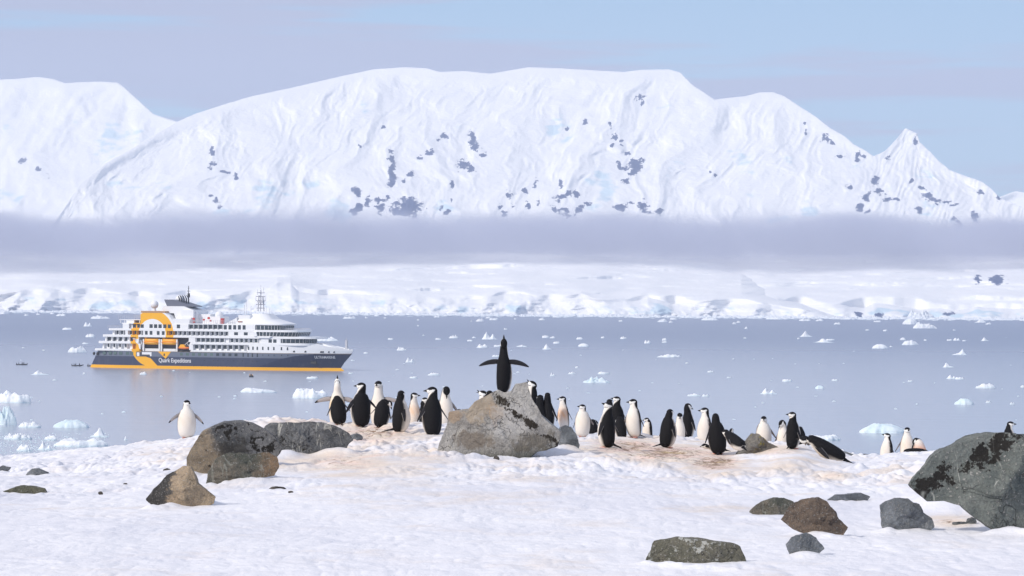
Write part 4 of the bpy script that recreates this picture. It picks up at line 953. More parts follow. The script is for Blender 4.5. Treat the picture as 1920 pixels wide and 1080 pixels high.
rock('small rounded grey rock in front of the brown boulder', [(1472,1020),(1486,1006),(1510,1000),(1530,1007),(1548,1028),(1530,1044),(1500,1048),(1480,1042)], 'slate', 1034, .38, 39, (110, 54), .04, 8)
rock('long flat olive rock mottled with white, nearest in the foreground', [(1207,1050),(1220,1030),(1230,1014),(1255,1010),(1272,1005),(1300,1007),(1345,1014),(1372,1018),(1386,1024),(1396,1044),(1403,1072),(1370,1078),(1340,1076),(1290,1066),(1240,1064),(1212,1060)], 'mottled', 1056, .26, 40, (190, 80), .028, 8, 1300, 1042)

# ================================================================== FLOATING ICE
t = NT('berg_ice'); n1 = t.noise(.35, 5, .6); n2 = t.noise(1.4, 5, .6)
ge = t.n('ShaderNodeNewGeometry'); sz = t.n('ShaderNodeSeparateXYZ'); t.l(ge.outputs['Position'], sz.inputs[0]); sn = t.n('ShaderNodeSeparateXYZ'); t.l(ge.outputs['Normal'], sn.inputs[0])
c = t.mix(t.mr(n1, .35, .7), (.84,.85,.88), (.76,.82,.86))
c = t.mix(t.math('MULTIPLY', t.mr(sz.outputs[2], .05, .55, 1, 0), .5), c, (.42,.60,.66))
m_berg = t.set(Base_Color=c, Roughness=.55, Normal=t.bump(t.math('ADD', n1, n2), .6, .25))
t = NT('berg_ice_blue'); n1 = t.noise(.4, 5, .6)
m_bergb = t.set(Base_Color=t.mix(t.mr(n1, .3, .7), (.60,.74,.79), (.74,.82,.86)), Roughness=.45, Normal=t.bump(t.noise(1.2, 5, .6), .7, .3))
def berg(px, py, w, h, kind, seed, blue=False):
    rng = np.random.RandomState(seed); p = SEA(px, py+h*.32)
    m = p.y/F; Wd = w*m; Hh = h*m*1.12; Dp = Wd*{'flat': .55, 'dome': .5}.get(kind, .42)
    nx = int(np.clip(w*1.2, 14, 70)); ny = int(np.clip(nx*.6, 8, 36))
    u = np.linspace(-1, 1, nx)[None, :]; v = np.linspace(-1, 1, ny)[:, None]
    r = np.sqrt(u**2+v**2+0*u); ang = np.arctan2(v, u+0*v)
    ed = 1-.18*(vnoise(np.cos(ang)*1.7+seed, np.sin(ang)*1.7, 3, seed)+.5*vnoise(np.cos(ang)*4+seed, np.sin(ang)*4, 1, seed))
    q = np.clip(np.maximum(np.abs(u), np.abs(v))+0*u, 0, 1)
    # map the square onto a disc
    su = u*np.sqrt(1-v**2/2); sv = v*np.sqrt(1-u**2/2); rd = np.sqrt(su**2+sv**2)
    edge = np.clip((1-rd)*{'flat': 4, 'dome': 1.6, 'peak': 1.6, 'jag': 2.2, 'twin': 1.8, 'lump': 2.2}[kind], 0, 1)
    if kind == 'flat': top = edge**.5*(.7+.6*fbm(su*2.2+seed, sv*2, 0, 4, seed))
    elif kind == 'dome': top = edge**.55*(.9+.12*fbm(su*3+seed, sv*3, 0, 3, seed))
    elif kind == 'peak': top = edge**.7*np.maximum(.2+.12*fbm(su*3+seed, sv*3, 0, 3, seed), (1-1.25*np.abs(su-rng.uniform(-.4, .4))-.5*np.abs(sv))*(.9+.5*fbm(su*4+seed, sv*3, 0, 4, seed)))
    elif kind == 'twin': top = edge**.5*np.maximum.reduce([.18+.1*fbm(su*4+seed, sv*4, 0, 2, seed)+0*su, (1-1.6*np.abs(su+.42)-.4*np.abs(sv))*(1+.5*fbm(su*5+seed, sv*3, 0, 4, seed)), .75-1.5*np.abs(su-.4)-.4*np.abs(sv)])
    elif kind == 'jag': top = edge**.5*(.45+.75*np.maximum(fbm(su*3.2+seed, sv*2, 0, 4, seed, .6), -.4)+.2*ridged(su*4, sv*3, seed, 3, seed))
    else: top = edge**.6*(.6+.8*fbm(su*2.0+seed, sv*2, 0, 4, seed))
    top = top+.05*edge*fbm(su*9, sv*7, seed, 3, seed); top = np.where(edge > 0, np.maximum(top, .03), 0)
    top[0] = top[-1] = 0; top[:, 0] = top[:, -1] = 0
    z = np.maximum(top, 0)/max(top.max(), .2)*Hh*.95 - (edge <= 0)*.5
    P = np.stack([su*ed*Wd/2, sv*ed*Dp/2, z], -1)
    P[0, :, 2] = P[-1, :, 2] = -.8; P[:, 0, 2] = P[:, -1, 2] = -.8
    nm = 'iceberg' if h > 8 and kind != 'flat' else 'ice_floe'
    o = link(nm, grid_mesh(nm, P), m_bergb if blue else m_berg); o.location = p
    return o
BB = [ # px, py centre, w, h, kind, optional own label
(8,587,20,6,'flat'),(49,591,10,3,'lump'),(72,589,8,5,'twin'),(98,588,10,3,'lump'),(115,591,18,5,'jag'),(188,595.5,34,7,'jag','wide low white berg just behind the ship\'s stern rail height'),(165,609.5,16,8,'twin'),(127,617,20,4,'flat'),(170,630,18,7,'jag'),(160,644,12,3,'flat'),(145,657,34,12,'lump','white lumpy iceberg left of the ship\'s stern, above the inflatable boats'),(44,652,6,2,'flat'),(82,657,6,2,'flat'),(75,700,36,8,'peak','low berg with a peak at its right end, below the farthest left boat'),(158,700.5,6,3,'lump'),(102,712.5,8,2,'flat'),(268,700.5,14,6,'lump','small ice lump in the water below the ship\'s yellow emblem'),(326,695,6,2,'flat'),
(26,748,66,22,'flat','large tilted ice floe with a blue-green edge at the left edge of the picture'),(8,786,44,34,'lump','tall blue-white iceberg cut by the left edge, below the large tilted floe'),(57,798,44,11,'jag','low jagged ice next to the tall iceberg at the left edge'),(134,797,60,14,'dome','smooth rounded blue-white ice dome left of the lone penguin'),(33,820,56,11,'jag','ragged low ice strip at the left, below the tall iceberg'),(95,822,24,10,'lump','small ice mound between the ragged strip and the spiked berg'),(186,814,38,16,'peak','spiked little iceberg left of the lone penguin'),(236,823,8,7,'peak','tiny ice pinnacle just right of the spiked little iceberg'),(150,832,100,14,'flat','long flat floe touching the snow shore left of the lone penguin'),(47,842,34,12,'lump','rounded ice lump nearest the snow shore at the left'),(87,838,32,16,'twin','double-peaked ice chunk nearest the snow shore at the left'),
(484,733,68,8,'flat','flat wide ice floe between the lone penguin and the ship\'s bow'),(580,741,66,18,'flat','thick snow topped floe behind the wing of the skyward-beaked left penguin'),(586,708.5,22,4,'flat','small thin floe in the water just below the ship\'s bow'),(497,715,6,2,'flat'),(610,637,52,8,'lump','white ice strip showing beyond the ship\'s bow'),
(655,596,24,5,'jag'),(687,595.7,6,3,'lump'),(706,592,12,3,'lump'),(722,596,5,3,'lump'),(784,600,5,2,'flat'),(820,594,13,4,'jag'),(900,601,16,6,'lump'),(915,596,10,3,'flat'),(926,599,18,4,'flat'),(884,602,3,3,'lump'),(966,598,5,3,'lump'),(1016,599,14,4,'lump'),(948,617,8,3,'twin'),(1044,594,18,4,'lump'),
(1164,602,8,3,'flat'),(1242,602,20,6,'lump'),(1258,604,9,4,'lump'),(1263,598,14,4,'jag'),(1207,595,26,4,'jag'),(784,611,4,2,'flat'),(794,629,4,2,'flat'),(733,636,12,3,'flat'),(753,655,18,7,'jag'),(686,662,10,3,'flat'),(661,676,8,2,'flat'),(769,676.5,18,9,'twin','small two-horned iceberg right of the ship, left of the skyward penguin'),(851,632,18,7,'jag'),(822,636,11,3,'flat'),(889,633,9,3,'lump'),(881,639,11,3,'flat'),(918,632,32,14,'twin','clump of jagged ice just left of the skyward penguin\'s beak'),(904,650,21,7,'lump'),(933,649,14,4,'flat'),(979,649,20,4,'jag'),(931,668,17,3,'flat'),(1023,632,13,5,'lump'),(1036,633,11,4,'lump'),(1044,643,14,4,'flat'),(1026,652,18,10,'peak'),(1087,635,14,5,'lump'),(1094,648,21,6,'dome'),(1130,633,8,4,'lump'),(1169,634,12,5,'lump'),(1214,642,14,6,'lump'),(1246,637,10,5,'lump'),(1246,641.5,11,3,'flat'),(1252,668,44,6,'jag'),(745,693,7,2,'flat'),(776,708,16,3,'flat'),(813,702,22,5,'lump'),(971,698,6,2,'flat'),(1036,703,11,6,'twin'),(1073,700,16,4,'jag'),(1132,700,22,4,'flat'),(1117,714,54,11,'jag','wide jagged blue-white berg, right of the skyward penguin'),(1081,689,6,3,'flat'),(658,700,10,2,'flat'),
(1331,599,32,5,'jag'),(1377,606.5,8,4,'lump'),(1385,604,8,4,'lump'),(1399,615,8,4,'peak'),(1459,597,40,6,'jag'),(1509,600,22,6,'jag'),(1537,600.5,16,5,'jag'),(1570,607,14,4,'lump'),(1510.5,628,24,11,'peak','sharp triangular white iceberg alone on the blue water, right of centre'),(1497,635,5,3,'lump'),(1545,640,40,7,'peak'),(1557,637.5,16,3,'flat'),(1626,619,8,2,'flat'),(1660,620,9,3,'flat'),(1645,603,14,3,'flat'),(1663,598.6,10,3,'flat'),(1593,598,20,3,'flat'),(1707,605,30,10,'dome','rounded iceberg close to the far shore, left of the larger jagged one'),(1734,612,42,12,'jag','largest jagged iceberg near the far shore at the right'),(1727,592,50,14,'jag','row of ice pinnacles against the far shore at the right'),(1789,619,6,2,'flat'),(1838,603,22,6,'lump'),(1853,607,12,4,'lump'),(1693,636,12,5,'lump'),(1706,644,32,9,'lump'),(1735,638,6,3,'flat'),(1650,651,28,8,'dome','smooth low ice dome on the open water at the right'),(1671,650,6,2,'flat'),(1780,638,10,3,'flat'),(1794,637,14,5,'twin'),(1808,639,8,2,'flat'),(1846,637,16,7,'peak'),(1799,662,30,11,'peak'),(1778,686,22,9,'peak'),(1785,708,20,7,'twin'),(1799,710,16,4,'flat'),(1848,725,36,9,'jag'),(1917,725,8,4,'lump'),(1808,755,36,11,'dome'),(1853,754,9,4,'lump'),(1898,757,9,4,'lump'),(1537,727,18,6,'dome'),(1442,735.5,30,10,'twin'),(1476,714,18,4,'flat'),(1565,713,12,3,'flat'),(1706,715,9,3,'flat'),(1332,697,11,3,'flat'),(1301,741,26,5,'jag'),(1323,742,14,4,'lump'),(1367,708,8,2,'flat'),(1397,634,6,2,'flat'),
(1655,806,86,17,'dome','pale blue ice dome behind the right-hand penguins'),(1545,822,66,10,'flat','flat white floe behind the lying penguin'),(1288,681,6,2,'flat')]
bands = [(0, 607, 'by far shore'), (607, 625, 'second strip off shore'), (625, 646, 'at skyward beak height'), (646, 672, 'at skyward neck height'), (672, 704, 'at spread wing height'), (704, 900, 'on near water')]
ordn = ['first','second','third','fourth','fifth','sixth','seventh','eighth','ninth','tenth','eleventh','twelfth','thirteenth','fourteenth','fifteenth','sixteenth','seventeenth','eighteenth','nineteenth','twentieth']
def bkey(e):
    bi = next(i for i, bd in enumerate(bands) if e[1] < bd[1]); sd = 0 if e[0] < 640 else (1 if e[0] < 948 else (2 if e[0] < 1420 else 3))
    return bi, sd
side_n = ['left of ship', 'between ship and skyward penguin', 'right of skyward penguin', 'in right quarter']
adj = {'flat': 'flat thin', 'dome': 'smooth domed', 'peak': 'single-peaked', 'twin': 'two-peaked', 'jag': 'jagged', 'lump': 'lumpy'}
cells = {}
for i, e in enumerate(BB):
    if len(e) < 6: cells.setdefault(bkey(e)+(e[4] if e[2] > 6.5 else 'speck',), []).append(i)
for i, e in enumerate(BB):
    o = berg(*e[:5], 200+i, blue=e[:2] in ((8,786),(134,797),(1655,806),(1808,755),(1537,727),(1117,714)))
    big = e[2] > 60
    if len(e) > 5: lab = e[5]
    else:
        k = bkey(e)+(e[4] if e[2] > 6.5 else 'speck',); L = sorted(cells[k], key=lambda j: BB[j][0]); n = L.index(i)
        nm_ = 'tiny ice speck' if e[2] <= 6.5 else adj[e[4]]+' floe'
        lab = (('' if len(L) == 1 else ordn[n]+' ')+nm_+' '+side_n[k[1]]+', '+bands[k[0]][2])
        if len(L) > 1: lab = lab.replace(nm_, nm_+' from left', 1)
    tag(o, lab, 'iceberg' if o.name.startswith('iceberg') else 'ice floe', 'ice floating in the bay' if e[2] > 6.5 else 'specks of ice on the bay')
# brash ice along the glacier foot and by the near shore: uncountable crumbs, one object
rng = np.random.RandomState(5); vs = []; fs = []
def crumb(p, s, hgt):
    n = 6; b0 = len(vs); a0 = rng.uniform(0, 6)
    for k in range(n):
        a = a0+k*6.283/n; r = s*rng.uniform(.7, 1.2); vs.append((p[0]+r*math.cos(a), p[1]+r*.7*math.sin(a), -.1))
    for k in range(n):
        a = a0+k*6.283/n+.2; r = s*rng.uniform(.3, .7); vs.append((p[0]+r*math.cos(a), p[1]+r*.6*math.sin(a), hgt*rng.uniform(.6, 1.2)))
    for k in range(n): fs.append((b0+k, b0+(k+1) % n, b0+n+(k+1) % n, b0+n+k))
    fs.append(tuple(b0+n+k for k in range(n)))
for k in range(2600):
    px = rng.uniform(-40, 1960); d = rng.exponential(1.0); p = SEA(px, shore_py(px)+.8+min(d, 4)*.9); crumb(p, rng.uniform(2, 9), rng.uniform(.8, 5.0)*math.exp(-d*.5))
for k in range(420):
    px = rng.uniform(-40, 230)*rng.uniform(.3, 1); p = SEA(px, 812+rng.uniform(0, 38)); crumb(p, rng.uniform(.1, .45), rng.uniform(.05, .16))
for k in range(110):
    px = rng.uniform(0, 1920); p = SEA(px, rng.uniform(596, 790)**1.0); crumb(p, rng.uniform(.3, .9), rng.uniform(.12, .4))
me = bpy.data.meshes.new('brash_ice'); me.from_pydata(vs, [], fs); me.update(); tag(link('brash_ice', me, m_berg, smooth=False), 'scattered crumbs of brash ice floating on the bay and along the glacier foot', 'brash ice', kind='stuff')
# ================================================================== PENGUINS
t = NT('plumage'); ca = t.attr('Col', 'Color'); nf = t.noise(60, 3, .6)
m_plume = t.set(Base_Color=t.mix(t.mr(nf, .4, .8, 0, .06), ca, (.10,.09,.085)), Roughness=.8, Normal=t.bump(nf, .2, .003), Specular_IOR_Level=.2)
K = (.007,.007,.009); WH = (.76,.71,.65); BK_WING = (.012,.012,.016); UND = (.42,.38,.37); FOOT = (.62,.30,.25); BEAK = (.02,.018,.018)
def lerp(a, b, f): return tuple(x+(y-x)*f for x, y in zip(a, b))
RING = [(.012,-.03,.035,.04),(.03,-.022,.072,.07),(.07,-.012,.094,.095),(.13,-.004,.106,.112),(.20,.004,.112,.119),(.27,.004,.112,.116),(.34,-.002,.107,.105),(.39,-.008,.098,.092),(.43,-.012,.085,.080),(.465,-.014,.072,.070)]
def penguin(label, px, foot=None, top=None, h=.72, Y=None, yaw=0, hyaw=None, hp=0, fl=(12, 12), sw=(0, 0), fat=1., tint=None, ta=.5, neck=(.0, .0, .135), lean=0, side=0, lie=False, opn=False, tail=.13, tailyaw=None, tz=None, roll=0, tip=18, flen=.27, pose_z=0., hpx=None, tsize=None):
    if Y is None and foot is not None: Y = G(px, foot)
    if Y is None:                      # feet hidden behind the crest: stand where ground plus height meets the measured head
        best = None
        for y_ in np.arange(46, 58, .1):
            q = W(px, top, y_); e_ = abs(gz(q[0], y_, False)+h-q[2])
            if best is None or e_ < best[0]: best = (e_, y_)
        Y = best[1]
    if foot is not None: p = W(px, foot, Y); base = Vector(p)
    elif lie: x_ = (px-960)/F*Y; base = Vector((x_, Y, gz(x_, Y)-.01))
    else: q = W(px, top, Y); base = Vector((q[0], q[1], q[2]-h))
    if foot is not None and top is not None and not lie: h = (foot-top)*Y/F
    if tsize: sc = tsize/.70
    else: sc = h/.70
    yw = R_(yaw); hy = R_(hyaw if hyaw is not None else yaw); hpr = R_(hp)
    Fd = Vector((math.sin(yw), -math.cos(yw), 0)); S = Vector((math.cos(yw), math.sin(yw), 0)); U = Vector((0, 0, 1))
    piv = Vector((0, 0, .02))
    if lie: B = Matrix.Rotation(R_(80+lean), 3, S)
    else: B = Matrix.Rotation(R_(lean), 3, S) @ Matrix.Rotation(R_(side), 3, Fd)
    # rotate about S: positive leans back; we want positive lean = forward
    def bp(s, f, u):
        v = S*s+Fd*f+U*u
        if lie: v = v-U*.0
        return (B @ (v-piv))+piv
    F2, S2, U2 = B @ Fd, B @ S, B @ U
    if lie:   # belly down: forward axis of the body becomes down
        F2 = -(F2) if F2.z > 0 else F2
    fat = fat*1.10; M = MB(); nr = 24
    if not tint: tint, ta = (.62,.50,.38), random.Random(int(px)).uniform(.1, .55)
    rings = []
    for (u, f, w, d) in RING:
        c = bp(0, f*1., u); rings.append((c, S2, F2 if not lie else B @ Fd, w*fat, d*fat, u))
    nb0 = bp(0, -.014, .465); up = B @ U
    HF = Vector((math.sin(hy)*math.cos(hpr), -math.cos(hy)*math.cos(hpr), math.sin(hpr)))
    HS = Vector((math.cos(hy), math.sin(hy), 0)); HU = HF.cross(HS)
    hc = nb0 + (S*neck[0]+Fd*neck[1]+U*neck[2] if not lie else S*neck[0]+Fd*neck[1]+U*neck[2])
    # neck: curve from the shoulders into the back of the head
    hb_ = hc-HF*.012-HU*.012
    for k in range(1, 7):
        q = k/6; L_ = (hb_-nb0).length
        c0 = nb0; c1 = nb0+up*L_*.45; c2 = hb_-HU*L_*.25; c = ((1-q)**3)*c0+3*q*(1-q)**2*c1+3*q*q*(1-q)*c2+q**3*hb_
        tg = (3*(1-q)**2*(c1-c0)+6*q*(1-q)*(c2-c1)+3*q*q*(hb_-c2)); tg = tg.normalized() if tg.length > 1e-6 else up
        ff = ((B @ Fd)*(1-q)+HF*q); ff = (ff-tg*ff.dot(tg)); ff = ff.normalized() if ff.length > 1e-3 else -tg.cross(S2)
        ss = tg.cross(ff)
        up_n = .74 if hp > 60 else 1.0
        w = .071+(.053*up_n-.071)*q**(.45 if hp > 60 else .7); rings.append((c, ss, ff, w*(1+.1*(fat-1)), w*1.02, .47+.1*q))
    vs = []; fs = []; cs = []
    for (c, s_, f_, w, d, u) in rings:
        for k in range(nr):
            a = 2*math.pi*k/nr; ca_, sa = math.cos(a), math.sin(a)
            vs.append(c+s_*(w*ca_)+f_*(d*sa))
            thr = np.interp(u, [0, .1, .25, .36, .42, .47, .57], [-.05, .0, .05, .22, .30, .20, .05])
            m = 1/(1+math.exp(-(sa-thr)*30)); col = lerp(K, WH, m)
            if tint and u < .5: col = lerp(col, tint, m*ta*math.exp(-((u-.30)/.12)**2)*(.6+.4*math.sin(a*3+u*30)**2))
            cs.append(col)
    for i in range(len(rings)-1):
        for k in range(nr): fs.append((i*nr+k, i*nr+(k+1) % nr, (i+1)*nr+(k+1) % nr, (i+1)*nr+k))
    fs.append(tuple(range(nr))[::-1]); fs.append(tuple((len(rings)-1)*nr+k for k in range(nr)))
    b0 = len(M.v); M.v += [tuple(v) for v in vs]; M.f += [tuple(b0+i for i in f) for f in fs]; M.c += cs
    # head
    nu, nv = 32, 22; b0 = len(M.v)
    for i in range(nv+1):
        th = math.pi*i/nv
        for k in range(nu):
            a = 2*math.pi*k/nu; x, y, z = math.sin(th)*math.cos(a), math.sin(th)*math.sin(a), math.cos(th)
            pr = 1.0+(.16*max(y, 0)**3)
            hs_ = .84 if hp > 60 else 1.0
            M.v.append(tuple(hc+HS*(x*.054*hs_)+HF*(y*.066*pr)+HU*(z*.055*hs_)))
            fw, uu = y, z
            cap = uu > .30-.16*fw+(.0 if fw > -.2 else 0); back = fw < -.38-.25*uu
            strap = abs(uu+.52+.22*fw) < .10 and fw > -.5 and fw < .72
            eye = abs(fw-.52) < .11 and abs(uu-.16) < .12 and abs(x) > .4
            M.c.append(K if (cap or back) else (lerp(K, WH, .08) if strap or eye else (.80,.79,.76)))
    for i in range(nv):
        for k in range(nu): M.f.append((b0+i*nu+k, b0+(i+1)*nu+k, b0+(i+1)*nu+(k+1) % nu, b0+i*nu+(k+1) % nu))
    # beak
    def cone(o, d, upv, L, r, n=8, droop=.12):
        b0 = len(M.v); sx = d.cross(upv).normalized()
        for q, rr in ((-.2, 1.15), (.25, .9), (.6, .55), (.88, .26), (1, .05)):
            c = o+d*L*q-upv*(L*droop*q*q)
            for k in range(n):
                a = 2*math.pi*k/n; M.v.append(tuple(c+sx*(math.cos(a)*r*rr*.8)+upv*(math.sin(a)*r*rr))); M.c.append(BEAK)
        for i in range(4):
            for k in range(n): M.f.append((b0+i*n+k, b0+i*n+(k+1) % n, b0+(i+1)*n+(k+1) % n, b0+(i+1)*n+k))
        M.f.append(tuple(b0+4*n+k for k in range(n)))
    bo = hc+HF*.067-HU*.001
    if opn: cone(bo, (HF+HU*.38).normalized(), HU, .055, .012); cone(bo-HU*.008, (HF-HU*.30).normalized(), HU, .045, .008)
    else: cone(bo, HF, HU, .056, .0165)
    # flippers: root buried in the shoulder, tapering blade
    for si, sg in enumerate((-1, 1)):
        a = R_(fl[si]+11); swp = R_(sw[si]); Fb = B @ Fd
        dn = -(B @ U) ; sd_ = (B @ S)*sg
        root = bp(sg*.072*fat, -.010, .405)
        d0 = (dn*math.cos(a)+sd_*math.sin(a)); d0 = (d0*math.cos(swp)+Fb*math.sin(swp)).normalized()
        bend = R_(17) if a > .7 else R_(-7)
        wa = (Fb*math.cos(a*.85)+(dn*math.sin(a)-sd_*math.cos(a))*-math.sin(a*.85)); wa = (wa-d0*wa.dot(d0)).normalized()
        n_ = d0.cross(wa); inn = (-sd_*math.cos(a)+Fb*math.sin(a)+dn*.1)
        if n_.dot(inn) < 0: n_ = -n_
        L = flen; b0 = len(M.v); st = 9; kk = 10; c = root-d0*.02; dcur = d0.copy()
        for i in range(st+1):
            q = i/st; w = np.interp(q, [0, .12, .35, .65, .88, 1], [.022, .030, .034, .028, .017, .005]); th = .009*(1-.5*q)
            if i: 
                ax = Fb if True else wa
                # droop of the blade towards the ground along its length
                dcur = (dcur+(-U if not lie else -U)*math.sin(bend)*(1.9/st)*(1 if a > .7 else .15)).normalized()
                c = c+dcur*(L/st)
            wv = (wa-dcur*wa.dot(dcur)).normalized(); nn = dcur.cross(wv); nn = nn if nn.dot(inn) > 0 else -nn
            for k in range(kk):
                an = 2*math.pi*k/kk; M.v.append(tuple(c+wv*(w*math.cos(an))+nn*(th*math.sin(an))))
                si_ = math.sin(an); e_ = abs(math.cos(an))
                col = BK_WING if si_ < .25 else (UND if q < .86 else BK_WING)
                if math.cos(an) < -.9: col = (.45,.43,.42)
                if q < .12 and si_ < .6: col = K
                M.c.append(col)
        for i in range(st):
            for k in range(kk): M.f.append((b0+i*kk+k, b0+i*kk+(k+1) % kk, b0+(i+1)*kk+(k+1) % kk, b0+(i+1)*kk+k))
        M.f.append(tuple(b0+k for k in range(kk))); M.f.append(tuple(b0+st*kk+k for k in range(kk)))
    # tail: stiff wedge reaching back to the ground
    ty = R_(tailyaw) if tailyaw is not None else yw
    Tb = -Vector((math.sin(ty), -math.cos(ty), 0)); o = bp(0, -.065, .075) if not lie else bp(0, -.02, .02)
    e_ = o+Tb*tail+(-U*(o.z-.012 if tz is None else o.z-tz)); sx = Vector((-Tb.y, Tb.x, 0)); b0 = len(M.v)
    for q, w, th in ((-.25, .045, .035), (0, .040, .028), (.4, .024, .012), (.8, .014, .006), (1, .006, .003)):
        c = o+(e_-o)*q
        for k in range(8):
            an = 2*math.pi*k/8; M.v.append(tuple(c+sx*(w*math.cos(an))+U*(th*math.sin(an)))); M.c.append(K)
    for i in range(4):
        for k in range(8): M.f.append((b0+i*8+k, b0+i*8+(k+1) % 8, b0+(i+1)*8+(k+1) % 8, b0+(i+1)*8+k))
    M.f.append(tuple(b0+32+k for k in range(8)))
    # feet: webbed, three toes each
    for sg in (() if lie else (-1, 1)):
        if lie: o = bp(sg*.045, -.03, -.02); Fv = -Fd
        else: o = Vector(S*sg*.042+Fd*.0); Fv = Fd
        for ta_ in (-22, 0, 22):
            dr = Matrix.Rotation(R_(ta_+sg*8), 3, 'Z') @ Fv; b0 = len(M.v); sx = Vector((-dr.y, dr.x, 0))
            for q, w, th in ((-.3, .016, .014), (.3, .014, .012), (.85, .010, .008), (1.15, .003, .003)):
                c = o+dr*.062*q+U*.010
                for k in range(6):
                    an = 2*math.pi*k/6; M.v.append(tuple(c+sx*(w*math.cos(an))+U*(th*math.sin(an)))); M.c.append(FOOT)
            for i in range(3):
                for k in range(6): M.f.append((b0+i*6+k, b0+i*6+(k+1) % 6, b0+(i+1)*6+(k+1) % 6, b0+(i+1)*6+k))
            M.f.append(tuple(b0+18+k for k in range(6)))
    v = np.array(M.v)*sc
    if foot is not None and top is not None and not lie:     # settle the exact height
        v *= (foot-top)*Y/F/max(v[:, 2].max(), .05)
    elif not lie and foot is None:
        base.z = W(px, top, Y)[2]-v[:, 2].max()
    if lie:
        v[:, 2] -= v[:, 2].min(); v *= 1
    v[:, 0] *= 1.0
    M.v = [tuple(p) for p in v]
    o = M.build('penguin', m_plume, None, True, True); o.location = base
    if lie: o.rotation_euler = (R_(tip), R_(roll), 0); o.location.z += .015*tip/30
    return tag(o, label, 'penguin', 'chinstrap penguins of the colony')
OR = (.70,.40,.20); CR = (.72,.60,.46)
# yaw: 0 faces the camera, +90 faces right, 180 shows the back, -90 faces left.  fl = opening of left / right flipper in the picture's side of the body
penguin('lone penguin on the left snow slope facing us with both wings out', 350, 822, 750, yaw=8, hyaw=38, hp=2, fl=(58,50), fat=1.24, neck=(0,0,.115))
penguin('front-facing penguin with beak raised to the sky, leftmost in the huddle', 632, 802, 703, Y=46.5, yaw=0, hyaw=0, hp=80, fl=(84,80), fat=.92, tint=(.72,.48,.18), ta=.8, neck=(0,.01,.15))
penguin('black-backed penguin bent over with its head hidden, leftmost back view', 637, 797, 742, yaw=186, side=-6, hyaw=180, hp=-70, fl=(24,18), fat=1.15, neck=(0,.13,-.03), lean=14)
penguin('tall penguin with its back to us and head turned left, wings held out', 676, 800, 717, yaw=212, hyaw=-95, hp=4, fl=(52,40), fat=1.18, neck=(0,-.01,.13), tail=.05)
penguin('front-facing penguin peering over a black back, right wing outstretched', 709, 802, 714, Y=46.5, yaw=0, hyaw=-18, hp=-2, fl=(20,86), fat=.9, neck=(0,.01,.145), tint=CR, ta=.5)
penguin('black-backed penguin stooping with head hanging down to the right', 713, 802, 748, yaw=160, side=5, hyaw=100, hp=-62, fl=(12,26), fat=1.2, neck=(-.11,.03,-.01), lean=8)
penguin('upright penguin in side view facing right with black head turned away, long tail', 752, 812, 732, yaw=112, hyaw=165, hp=10, fl=(14,30), sw=(0,-25), fat=1.06, neck=(0,.01,.115), tail=.26, tailyaw=95)
penguin('penguin with yellow stained belly looking right, behind the first huddle', 776, 800, 736, Y=46, yaw=15, hyaw=82, hp=2, fl=(10,12), fat=.82, tint=OR, ta=.7, neck=(0,.02,.115))
penguin('penguin mostly hidden behind the tall back view, white cheek showing', 796, None, 745, Y=46.5, h=.62, yaw=120, hyaw=40, hp=10, fl=(10,10), fat=.75, neck=(0,.02,.09))
penguin('largest back-view penguin with its head in profile to the left', 810, 818, 725, Y=40.5, yaw=204, hyaw=-88, hp=2, fl=(24,20), fat=1.05, neck=(0,.01,.125), tail=.14, tz=-.05)
penguin('front-facing penguin with black head bowed, left of the perch boulder', 835, 806, 724, Y=46, yaw=12, hyaw=10, hp=-72, fl=(12,26), fat=.9, neck=(0,.075,.10))
penguin('penguin hidden behind the perch boulder, only the top of the left head showing', 862, None, 767, Y=47, h=.55, yaw=80, hyaw=75, hp=0, fat=.9)
penguin('penguin whose black crown barely rises over the boulder\'s left shoulder', 878, None, 768, Y=47.5, h=.55, yaw=-90, hyaw=-90, hp=-4, fat=.9)
penguin('calling penguin with open beak, showing behind the perch boulder\'s left slope', 905, None, 731, Y=44, h=.74, yaw=-60, hyaw=-88, hp=28, fat=.9, opn=True)
penguin('penguin behind the perch boulder showing only a smooth black crown', 918, None, 732, Y=44, h=.72, yaw=180, hyaw=180, hp=-5, fat=.9)
sky_p = penguin('penguin atop the perch boulder, back to us, beak skyward and wings spread', 945, 738, 627, Y=37.3, yaw=152, hyaw=184, hp=84, fl=(86,86), fat=.80, flen=.325, neck=(-.005,-.008,.165), tail=.16, tailyaw=150, tz=-.09)
penguin('calling penguin with open beak raised left, right of the perch boulder\'s top', 997, None, 711, Y=45.5, h=.78, yaw=-100, hyaw=-85, hp=38, fat=.88, opn=True, neck=(0,.0,.14))
penguin('black-backed penguin half hidden by the boulder\'s right slope', 1013, None, 740, Y=45, h=.72, yaw=178, hyaw=175, hp=-5, fl=(10,30), fat=.95)
penguin('back-view penguin with right wing held out, behind the leaning grey stone', 1030, 806, 736, Y=45, yaw=158, side=-4, hyaw=176, hp=0, fl=(10,36), fat=.82, neck=(0,0,.12))
penguin('penguin with rust-brown belly facing left, behind the leaning grey stone', 1058, 806, 743, Y=46, yaw=-28, side=5, hyaw=-82, hp=2, fl=(10,14), fat=.86, tint=(.62,.30,.12), ta=.85, neck=(0,.01,.12))
penguin('plump white-fronted penguin with head tipped up left, right of the leaning stone', 1092, 820, 758, yaw=5, hyaw=-60, hp=12, fl=(8,22), fat=1.15, tint=CR, ta=.5, neck=(0,.02,.09))
penguin('low black penguin half hidden behind the plump white-fronted one', 1112, None, 786, Y=47, h=.42, tsize=.6, yaw=150, hyaw=100, hp=-30, fl=(10,10), fat=.95, neck=(0,.08,.0))
